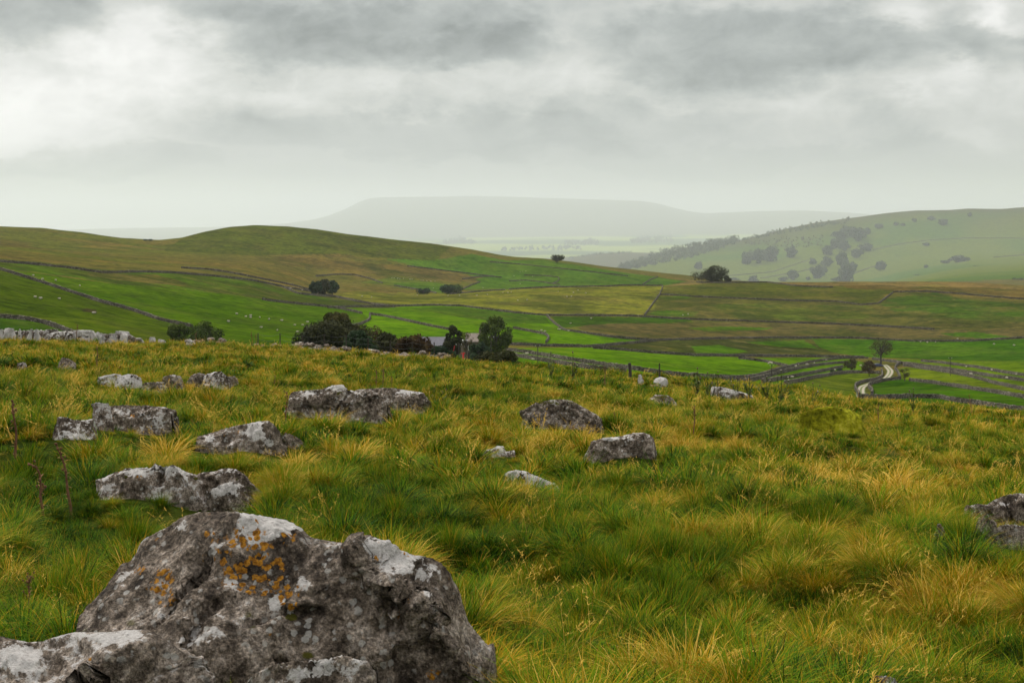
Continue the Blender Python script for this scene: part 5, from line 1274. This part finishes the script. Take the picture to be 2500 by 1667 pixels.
# ------------------------------------------------------------------ farm
def gable_house(name, label, px0, px1, p_ridge, p_eave, r, roofm, depth, chim, rz=0., doors=(), wins=()):
    p = at_r((px0 + px1) / 2, r); k = p[1] / F
    w = (px1 - px0) * k; he = (HY - p_eave) * k - p[2]; hr = (HY - p_ridge) * k - p[2]
    o = empty(name, p, label, 'building', None, rz)
    d = depth / 2
    V = [(-w/2,-d,-1.5),(w/2,-d,-1.5),(w/2,d,-1.5),(-w/2,d,-1.5),(-w/2,-d,he),(w/2,-d,he),(w/2,d,he),(-w/2,d,he),(-w/2,0,hr-.05),(w/2,0,hr-.05)]
    build('wall', V, [np.array([[0,1,5,4],[2,3,7,6],[1,2,6,5],[3,0,4,7]]), np.array([[5,6,9],[7,4,8]])], M_HOUSE, o)
    e, x = .35, .25; sl = (hr - he) / d; t = .14
    Vr = []
    for (yy, zz) in ((-d - e, he - e * sl), (0, hr), (d + e, he - e * sl)):
        for xx in (-w/2 - x, w/2 + x): Vr += [(xx, yy, zz + .03), (xx, yy, zz + .03 + t)]
    q = []
    for a in (0, 4):
        q += [[a+1,a+3,a+7,a+5],[a,a+4,a+6,a+2]]
        q += [[a,a+1,a+5,a+4],[a+2,a+6,a+7,a+3]]
    q += [[0,2,3,1],[8,9,11,10]]
    rf = build('roof', Vr, [np.array(q)], roofm, o)
    for cx in chim:
        mb = MB(); mb.box((cx * w / 2, 0, hr + .45), (.9, .7, 1.5)); mb.box((cx * w / 2, 0, hr + 1.24), (1.05, .85, .12)); mb.tube([(cx*w/2, 0, hr+1.3), (cx*w/2, 0, hr+1.6)], .13, 8)
        mb.build('chimney', M_HOUSE, rf)
    for (wx, wz, ww, wh) in wins:
        mb = MB()
        for s in (-1, 1): mb.box((wx + s * ww / 2, -d - .02, wz), (.1, .12, wh + .1)); mb.box((wx, -d - .02, wz + s * wh / 2), (ww - .1, .12, .1))
        mb.box((wx, -d - .02, wz), (.06, .08, wh - .1))
        f = mb.build('window', M_FRAMEW, o)
        mb = MB(); mb.box((wx, -d + .01, wz), (ww - .08, .05, wh - .08)); mb.build('pane', M_GLASS, f)
    for (wx, ww, wh) in doors:
        mb = MB(); mb.box((wx, -d - .03, wh / 2), (ww, .1, wh)); mb.build('door', M_POST, o)
    return o
gable_house('barn', 'long low barn with a purple grey slate roof behind the thicket', 1020, 1094, 824, 848, 318, M_SLATE, 8, (), doors=((1.2, 2.0, 2.4),), wins=((-1.8, 1.2, .8, .8),))
gable_house('farmhouse', 'stone farmhouse with a brownish roof beside the tall green tree', 1139, 1178, 815, 831, 328, M_ROOF2, 6.5, (.8,), wins=((-.9, 3.0, .9, 1.1), (.9, 3.0, .9, 1.1), (.9, .9, .9, 1.1)), doors=((-.9, .95, 2.0),))
def lean_to():
    p = at_r(1131, 322); k = p[1] / F; z = (HY - 833) * k - p[2]
    o = empty('lean_to', p, 'small outhouse with a white edged roof between barn and farmhouse', 'building')
    mb = MB(); mb.box((0, 0, z / 2 - .5), (1.6, 3, z + 1)); mb.build('wall', M_HOUSE, o)
    mb = MB(); mb.box((0, 0, z + .1), (2.0, 3.4, .16)); mb.build('roof', M_FRAMEW, o)
lean_to()
def red_things():
    p = at_r(1106, 282); k = p[1] / F
    z0 = (HY - 857) * k - p[2]; z1 = (HY - 844) * k - p[2]
    o = empty('red_banner', p, 'small red banner leaning on its stick in front of the ivy clad tree', 'banner')
    mb = MB(); mb.tube([(0, 0, -.3), (.1, 0, z0), (.32, 0, z1 + .1)], .03, 6); mb.build('stick', M_POST, o)
    mb = MB()
    g = np.linspace(0, 1, 9)
    for y in (-.015, .015):
        V = []; 
        for a in g: V += [(.1 + .22 * a - .1, y + .06 * math.sin(a * 5), z0 + (z1 - z0) * a), (.1 + .22 * a + .10 - .05 * a, y + .06 * math.sin(a * 5 + 1), z0 + (z1 - z0) * a)]
        mb.add(V, [[2*i, 2*i+1, 2*i+3, 2*i+2] for i in range(8)])
    mb.build('cloth', M_RED, o)
    p = at_r(1131, 284); k = p[1] / F; z = (HY - 864) * k - p[2]
    mb = MB()
    for i in range(7): mb.ball((random.uniform(-.35, .35), random.uniform(-.2, .2), z + random.uniform(0, .3)), random.uniform(.08, .13), 8, 6, .4, i)
    mb.tube([(0, 0, -.3), (0, 0, z)], .16, 8)
    o = mb.build('red_bundle', M_RED, smooth=True, loc=p); tag(o, 'low red bundle on a stump below the thin bare tree by the farm', 'bundle')
red_things()

# ------------------------------------------------------------------ car at the head of the lane
def car():
    p = rays([(2143, 896)], 380, 640, 1500)[0]
    o = empty('parked_car', p, 'dark blue car parked behind the wall beside the lane tree', 'car', None, .25)
    pr = [(-2.1,.35),(-2.12,.75),(-1.95,.9),(-1.5,.95),(-1.05,1.38),(.45,1.42),(1.05,.98),(1.9,.86),(2.1,.7),(2.1,.35)]
    n = len(pr); V = []
    for y, ins in ((-.82, 1.), (-.6, 1.0), (.6, 1.0), (.82, 1.)):
        for (x, z) in pr: V.append((x, y * (1 if z < 1.0 else .86), z))
    q = [[a*n+i, a*n+(i+1) % n, (a+1)*n+(i+1) % n, (a+1)*n+i] for a in range(3) for i in range(n)]
    me = build('body', V, [np.array(q), np.array([[i for i in range(n)][::-1]]), np.array([[3*n+i for i in range(n)]])], M_CAR, o)
    mb = MB()
    for s in (-1, 1): mb.box((-.3, s * .715, 1.16), (1.25, .03, .26))
    mb.build('side_window', M_GLASS, o)
    for x in (-1.3, 1.3):
        for s in (-1, 1):
            mb = MB(); mb.tube([(x, s * .66, .32), (x, s * .86, .32)], .32, 14); w = mb.build('wheel', M_TYRE, o)
            mb = MB(); mb.tube([(x, s * .86, .32), (x, s * .875, .32)], .19, 12); mb.build('rim', M_WIRE, w)
    for s in (-1, 1):
        mb = MB(); mb.box((2.11, s * .6, .72), (.04, .3, .12)); mb.build('headlight', M_FRAMEW, o)
car()

# ------------------------------------------------------------------ posts and poles
def post(name, label, cat, px, ptop, r, rad, m=M_POST, group=None, lean=.0, arm=False):
    p = at_r(px, r); k = p[1] / F; h = (HY - ptop) * k - p[2]
    o = empty(name, p, label, cat, group)
    mb = MB(); mb.tube([(0, 0, -.5), (lean * .5, 0, h * .5), (lean, .0, h)], [rad * 1.1, rad, rad * .92], 9); mb.build('post' if not arm else 'pole', m, o)
    if arm:
        mb = MB(); mb.box((lean, 0, h - .5), (1.3, .1, .1)); mb.build('crossarm', m, o)
        for s in (-1, 1): mb = MB(); mb.tube([(lean + s * .5, 0, h - .45), (lean + s * .5, 0, h - .25)], .05, 6); mb.build('insulator', M_FRAMEW, o)
    return o
post('fence_post', 'stout dark wooden fence post leaning slightly on the brow', 'fence post', 1540, 886, 66, .075, lean=-.06)
post('fence_post', 'thin dark fence stake on the brow right of the stout post', 'fence post', 1610, 887, 68, .035)
for lb, px, top, r in [('thin pole beside the ivy clad tree at the farm', 1120, 836, 270), ('taller pole in front of the tall green tree at the farm', 1199, 818, 275), ('thin pole standing in the bright green field right of the tall tree', 1313, 840, 330),
                   ('pole standing in the bright field by the curved wall', 1884, 889, 420), ('tall pole in the narrow fields at the right', 2320, 871, 480)]:
    post('utility_pole', lb, 'pole', px, top, r, .09, arm=True)
def wire_fence():
    o = empty('wire_fence', at_r(860, 88), 'slack wire fence with thin stakes in front of the dark thicket', 'fence')
    b = o.location; P = [at_r(px, 86 + .004 * (px - 640)) for px in np.linspace(630, 1060, 9)]
    for p in P:
        mb = MB(); mb.tube([(p[0]-b[0], p[1]-b[1], p[2]-b[2]-.3), (p[0]-b[0], p[1]-b[1], p[2]-b[2]+1.25)], .035, 6); mb.build('stake', M_POST, o)
    for h in (.6, .9, 1.2):
        q = []
        for a, c in zip(P[:-1], P[1:]):
            for t in np.linspace(0, 1, 6)[:-1]: q.append(a + (c - a) * t + np.array([0, 0, h - .12 * math.sin(t * math.pi)]) - np.array(b))
        q.append(P[-1] + np.array([0, 0, h]) - np.array(b))
        mb = MB(); mb.tube(q, .006, 4, cap=False); mb.build('wire', M_WIRE, o)
wire_fence()

# ------------------------------------------------------------------ dead stalks and living thistles
def stalk(label, px, ptop, pbase, seed, bend=0., bushy=0, name='dead_stalk', hook=0., r=None):
    g = np.random.default_rng(seed)
    p = rays([(px, pbase)], 2.5, 110, 2000)[0] if r is None else at_r(px, r)
    k = p[1] / F; h = (HY - ptop) * k - p[2]
    o = empty(name, p, label, 'dead plant', 'dead brown stalks in the pasture')
    n = 14; T_ = np.linspace(0, 1, n)
    ax = np.stack([bend * h * T_ ** 1.6 + .012 * h * np.sin(T_ * 9 + seed), .01 * h * np.cos(T_ * 7 + seed), h * T_], 1)
    if hook:
        for i in range(n):
            e = max(0, T_[i] - .8) / .2
            ax[i] += np.array([-hook * h * e ** 1.5, 0, -.06 * h * e ** 2])
    ax[0, 2] = -.06
    rad = h * (.024 - .014 * T_)
    mb = MB(); mb.tube(ax, rad, 6)
    mb.build('stem', M_DEAD, o, smooth=True)
    hd = MB(); lf = []
    nl = int(16 + bushy * 3)
    for i in range(nl):
        t = g.uniform(.08, .9); c = np.array([np.interp(t, T_, ax[:, j]) for j in range(3)])
        az = g.uniform(0, 6.28); L = h * g.uniform(.07, .14)
        lf.append(blades(c[None], np.array([az]), np.array([g.uniform(.4, 1.3)]), np.array([L]), np.array([1.4]), np.array([h * .03]), 0, np.array([.5]), 3))
        if g.random() < .6: hd.ball(c + g.normal(0, .008, 3) * h * .8, h * g.uniform(.012, .02), 6, 4, .4, i)
    for b_ in range(3 + bushy):
        t = g.uniform(.45, .95); c = np.array([np.interp(t, T_, ax[:, j]) for j in range(3)])
        az = g.uniform(0, 6.28); L = h * g.uniform(.06, .14) * (1 + .12 * bushy)
        e = c + np.array([math.cos(az) * L * .6, math.sin(az) * L * .4, L * .8])
        mb2 = MB(); hd.tube([c, (c + e) / 2 + g.normal(0, .01, 3) * h * .3, e], [h * .006, h * .005, h * .004], 5)
        hd.ball(e, (h * .017, h * .017, h * .023), 7, 5, .4, b_)
    for j in range(5): hd.ball(ax[-1 - j % 3] + g.normal(0, .012, 3) * h * .8, h * g.uniform(.014, .024), 7, 5, .5, j)
    hd.build('seed_head', M_DEAD, o, smooth=True)
    v, q, t, a, b = merge(lf); build('leaf', v, [q, t], M_DEADL, o)
    return o
stalk('dead thistle stalk with a drooping hooked top at the left, tallest of three', 106, 1122, 1285, 1, -.10, 3, hook=.1)
stalk('dead thistle stalk leaning left between the hooked one and the long hump backed boulder', 172, 1083, 1245, 2, -.20, 0)
stalk('dead thistle stalk nearest the left picture edge', 40, 978, 1140, 3, -.05, 0)
stalk('bushy dead dock in the grass left of the huge boulder', 70, 1405, 1520, 4, .03, 6)
stalk('dead stalk standing in front of the bottom left boulder', 330, 1552, 1690, 5, .02, 3)
stalk('short dead stalk above the left end of the long craggy boulder', 671, 917, 955, 6, 0, 1)
stalk('thin dead stalk right of the pointed white patched boulder', 698, 958, 1052, 7, .03, 0)
stalk('thin dead stalk in the upper left turf above the white boulder pair', 237, 846, 900, 8, 0, 1)
stalk('dead stalk standing alone in the right middle turf', 1694, 992, 1074, 9, .03, 0)
stalk('dead dock in front of the moss cushion', 2005, 994, 1032, 10, 0, 3)
stalk('dead dock right of the moss cushion', 2144, 988, 1038, 11, 0, 3)
stalk('curled dead dock against the right hand fields on the brow', 2372, 966, 1008, 12, -.15, 3)
stalk('left one of the reddish dock stems on the ragged boulder', 919, 906, 962, 13, 0, 4)
stalk('middle one of the reddish dock stems on the ragged boulder', 935, 902, 962, 14, .02, 3)
stalk('right one of the reddish dock stems on the ragged boulder', 955, 920, 962, 15, .05, 4)
stalk('left of two dark stalks on the skyline above the ruined wall', 616, 811, 850, 16, -.05, 1, r=76)
stalk('right of two dark stalks on the skyline above the ruined wall', 626, 814, 850, 17, -.02, 1, r=76)
stalk('dark stalk on the skyline at the left end of the ruined wall', 478, 812, 846, 18, .02, 2, r=77)
stalk('dark bushy stalk on the left brow behind the pale ledge', 187, 793, 826, 19, .03, 3, r=79)
stalk('tall thin stalk on the brow before the bright green field', 1477, 896, 948, 20, 0, 2)
stalk('reddish dock in the grass between the mossy boulder and the blunt ended one', 1500, 1005, 1045, 21, 0, 3)

def thistle(label, px, ptop, pbase, seed, flowers=3, wide=.3, r=None, bloom=True):
    g = np.random.default_rng(seed)
    p = rays([(px, pbase)], 2.5, 110, 2000)[0] if r is None else at_r(px, r)
    k = p[1] / F; h = (HY - ptop) * k - p[2]
    o = empty('thistle', p, label, 'thistle', 'living thistles on the brow')
    mb = MB(); lf = []; tips = []
    for i in range(flowers + 2):
        az = g.uniform(0, 6.28); sp = wide * h * g.uniform(.2, 1.0) * (0 if i == 0 else 1); hh = h * (1 if i == 0 else g.uniform(.5, .92))
        e = np.array([math.cos(az) * sp, math.sin(az) * sp, hh]); T_ = np.linspace(0, 1, 6)[:, None]
        ax = e * T_ ** np.array([1.5, 1.5, 1]) + g.normal(0, .012 * h, (6, 3)) * T_; ax[0, 2] = -.05
        mb.tube(ax, np.linspace(.016, .006, 6) * h, 5); tips.append((ax[-1], g.uniform(.026, .042)))
        for j in range(13):
            t = g.uniform(.05, .97); c = np.array([np.interp(t, T_[:, 0], ax[:, q]) for q in range(3)]); az2 = g.uniform(0, 6.28); L = h * g.uniform(.08, .2)
            lf.append(blades(c[None], np.array([az2]), np.array([g.uniform(.3, 1.3)]), np.array([L]), np.array([g.uniform(.2, 1.2)]), np.array([L * .26]), 0, None, 4))
    mb.build('stem', M_TH, o, smooth=True)
    v, q, t, a, b = merge(lf); build('leaf', v, [q, t], M_TH, o)
    for i, (e, s_) in enumerate(tips[:max(2, flowers)]):
        mb = MB(); mb.ball(e, (s_ * h * .6, s_ * h * .6, s_ * h * .75), 8, 6, .2, i); bd = mb.build('flower_head', M_TH, o, smooth=True)
        mb = MB(); mb.ball(e + np.array([0, 0, s_ * h * .75]), (s_ * h * .6, s_ * h * .6, s_ * h * .5), 8, 6, .4, i + 3); mb.build('petals', M_THF if (bloom and i % 3 != 2) else M_DOWN, bd, smooth=True)
    return o
for i, (lb, px, a, b, fl, wd) in enumerate([('tallest flowering thistle right of the domed white stone', 1702, 905, 974, 4, .3), ('bushy thistle second from the left on the right brow', 1728, 916, 974, 3, .4), ('thistle third from the left on the right brow', 1753, 914, 972, 3, .34),
     ('low thistle with purple heads in front of the fanning walls', 1800, 928, 976, 4, .5), ('thistle left of the dark upright one on the right brow', 1830, 922, 980, 3, .4), ('thistle with downy heads close left of the dark upright one', 1872, 926, 982, 4, .4), ('dark upright thistle against the fanning walls', 1907, 910, 985, 2, .3),
     ('thistle right of the dark upright one, above the moss cushion', 1985, 942, 994, 3, .4), ('left thistle of a pair on the brow before the bright green field', 1345, 867, 930, 3, .35), ('right thistle of a pair on the brow before the bright green field', 1398, 866, 932, 3, .25),
     ('dark green thistle at the right end of the ragged boulder', 1062, 950, 994, 2, .5), ('second dark green thistle in front of the ragged boulder', 905, 945, 985, 2, .5), ('small thistle among the walls on the far right brow', 2230, 955, 1012, 2, .3)]):
    thistle(lb, px, a - 5, b, 500 + i, fl, wd * 1.25, bloom=(i not in (5, 6)))
# ------------------------------------------------------------------ overcast sky, one soft sun, the damp air and the camera
SUN_EL, SUN_AZ = 46.0, -42.0          # degrees; azimuth from straight ahead, negative is left
def sky():
    w = bpy.data.worlds.new('World'); S.world = w; w.use_nodes = True
    t = NT(w.node_tree); bg = t.n['Background']
    st = t.new('ShaderNodeTexSky', sky_type='NISHITA', sun_disc=False, sun_elevation=R(SUN_EL), sun_rotation=R(SUN_AZ), air_density=1.2, dust_density=3.0)
    d = t.new('ShaderNodeTexCoord').outputs['Generated']
    # cloud layer seen in perspective: bearing and elevation, broken up by noise on a flat layer
    sx = t.new('ShaderNodeSeparateXYZ'); t.put(sx.inputs[0], d); x, y, z = sx.outputs
    zc = t.math('ADD', t.math('MAXIMUM', z, 0.0), .10)
    pl = t.new('ShaderNodeCombineXYZ'); t.put(pl.inputs[0], t.math('DIVIDE', x, zc)); t.put(pl.inputs[1], t.math('DIVIDE', y, zc)); t.put(pl.inputs[2], t.math('MULTIPLY', z, 3.0))
    n1 = t.noise(pl.outputs[0], .62, 8, .58, .25); n2 = t.noise(t.vmath('MULTIPLY', d, (1, 1, 2.4)), 5.5, 7, .6, .3)
    n3 = t.noise(t.vmath('MULTIPLY', d, (1, 1, 2.0)), 16, 6, .62)
    az = t.math('ARCTAN2', x, y); el = t.math('ARCSINE', z)
    wz = t.math('ADD', az, t.math('MULTIPLY', t.math('SUBTRACT', n2, .5), .26))
    we = t.math('ADD', el, t.math('ADD', t.math('MULTIPLY', t.math('SUBTRACT', n2, .5), .075), t.math('MULTIPLY', t.math('SUBTRACT', n3, .5), .045)))
    A = lambda px: math.atan((px - HX) / F)
    E = lambda px, py: math.atan((HY - py) / F * math.cos(A(px)))
    v = t.ss(el, .004, .036, .86, .61)
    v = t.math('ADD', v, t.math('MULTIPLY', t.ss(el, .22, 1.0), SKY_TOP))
    for (px, py, rx, ry, am) in CLOUDS:
        u1 = t.math('DIVIDE', t.math('SUBTRACT', wz, A(px)), rx / F); u2 = t.math('DIVIDE', t.math('SUBTRACT', we, E(px, py)), ry / F)
        q = t.math('ADD', t.math('MULTIPLY', u1, u1), t.math('MULTIPLY', u2, u2))
        v = t.math('MULTIPLY_ADD', t.ss(q, 1.35, .35) if am < 0 else t.math('EXPONENT', t.math('MULTIPLY', q, -1.0)), am, v)
    bil = t.math('ABSOLUTE', t.math('SUBTRACT', t.noise(t.vmath('MULTIPLY', d, (1, 1, 1.7)), 8.5, 8, .55, .4), .5))
    bil2 = t.math('ABSOLUTE', t.math('SUBTRACT', t.noise(t.vmath('MULTIPLY', d, (1, 1, 1.5)), 24, 6, .55, .3), .5))
    tex = t.math('ADD', t.math('MULTIPLY', t.math('SUBTRACT', n1, .5), .30), t.math('ADD', t.math('MULTIPLY', t.math('SUBTRACT', n2, .5), .26), t.math('MULTIPLY', t.math('SUBTRACT', n3, .5), .20)))
    v = t.math('ADD', v, t.math('MULTIPLY', tex, t.ss(el, .02, .09, .25, 1.0)))
    v = t.math('MULTIPLY_ADD', t.math('SUBTRACT', .08, bil), t.ss(el, .03, .09, .1, .85), v)
    v = t.math('MULTIPLY_ADD', t.math('SUBTRACT', .08, bil2), t.ss(el, .04, .09, .0, .6), v)
    v = t.math('MAXIMUM', v, .2)
    tint = t.ramp(v, [(.25, (.885,.99,1.0)), (.5, (.935,1.0,.975)), (.68, (.975,1.0,.955)), (1, (1,.995,.97))])
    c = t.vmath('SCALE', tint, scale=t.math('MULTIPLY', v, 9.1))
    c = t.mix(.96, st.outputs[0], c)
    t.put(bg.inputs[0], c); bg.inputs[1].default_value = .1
CLOUDS = [
 # px, py, rx, ry, change of brightness : bright gaps and dark bases
 (110,250,230,110,.40),(30,335,190,70,.16),(330,85,110,50,.12),(420,180,120,60,.10),(430,100,170,90,.18),(60,30,190,70,-.22),(280,10,260,45,-.05),(600,30,340,50,-.05),
 (920,75,430,105,-.22),(1160,130,230,50,-.10),(700,225,480,50,.16),(1400,125,150,80,.20),(1750,125,400,100,-.21),(1950,60,560,70,-.04),(2380,125,220,80,-.12),
 (2190,45,110,50,.34),(2490,15,90,40,.4),(2200,225,60,40,.2),(2440,150,50,25,.12),(950,345,700,50,-.10),(100,410,360,40,-.10),(1500,300,330,60,-.06),(2250,270,220,60,.14),(2330,345,120,22,.14),(1650,380,560,40,-.06),(2420,200,120,40,.10),(1500,215,300,30,.06),(1900,230,200,25,.08),
]
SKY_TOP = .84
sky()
def sun():
    l = bpy.data.lights.new('sun', 'SUN'); l.energy = 2.6; l.angle = R(12); l.color = (1, .955, .89)
    o = bpy.data.objects.new('sun', l); COL.objects.link(o)
    a, e = R(SUN_AZ), R(SUN_EL)
    d = Vector((math.sin(a) * math.cos(e), math.cos(a) * math.cos(e), math.sin(e)))
    o.rotation_euler = d.to_track_quat('Z', 'Y').to_euler(); o.location = d * 50
sun()
HAZE = .000043
def haze():
    m = bpy.data.materials.new('damp_air'); m.use_nodes = True; t = NT(m.node_tree)
    t.n.remove(t.n['Principled BSDF'])
    v = t.new('ShaderNodeVolumePrincipled'); v.inputs['Density'].default_value = HAZE; v.inputs['Color'].default_value = (.92, .965, 1.0, 1); v.inputs['Anisotropy'].default_value = .35
    v.inputs['Density Attribute'].default_value = ''; v.inputs['Color Attribute'].default_value = ''; v.inputs['Temperature Attribute'].default_value = ''
    t.l.new(v.outputs[0], t.n['Material Output'].inputs['Volume'])
    for k in ('homogeneous_volume',):
        try: setattr(m.cycles, k, True)
        except Exception: pass
    zs = [vv.co.z for vv in bpy.data.objects['ground'].data.vertices]
    lo, hi = min(zs) - 1.0, max(max(zs), 60) + 6
    mb = MB(); mb.box((0, 0, (lo + hi) / 2), (126000, 126000, hi - lo)); o = mb.build('haze', m)
    tag(o, 'thin damp haze filling the valley', None, None, 'stuff')
haze()
cam = bpy.data.cameras.new('camera'); cam.lens = 50; cam.sensor_width = 36; cam.shift_y = -(833.5 - HY) / 2500.0
cam.clip_start = .1; cam.clip_end = 200000
co = bpy.data.objects.new('camera', cam); COL.objects.link(co); co.location = (0, 0, 0); co.rotation_euler = (R(90), 0, 0)
S.camera = co
S.view_settings.view_transform = 'Standard'; S.view_settings.look = 'None'; S.view_settings.exposure = EXPO if 'EXPO' in globals() else 0.0; S.view_settings.gamma = 1
S.render.engine = 'CYCLES'
S.cycles.volume_bounces = 2; S.cycles.max_bounces = 5; S.cycles.diffuse_bounces = 2; S.cycles.glossy_bounces = 2; S.cycles.transmission_bounces = 3
S.cycles.use_denoising = True; S.cycles.denoising_prefilter = 'ACCURATE'
S.cycles.sample_clamp_indirect = 4.0
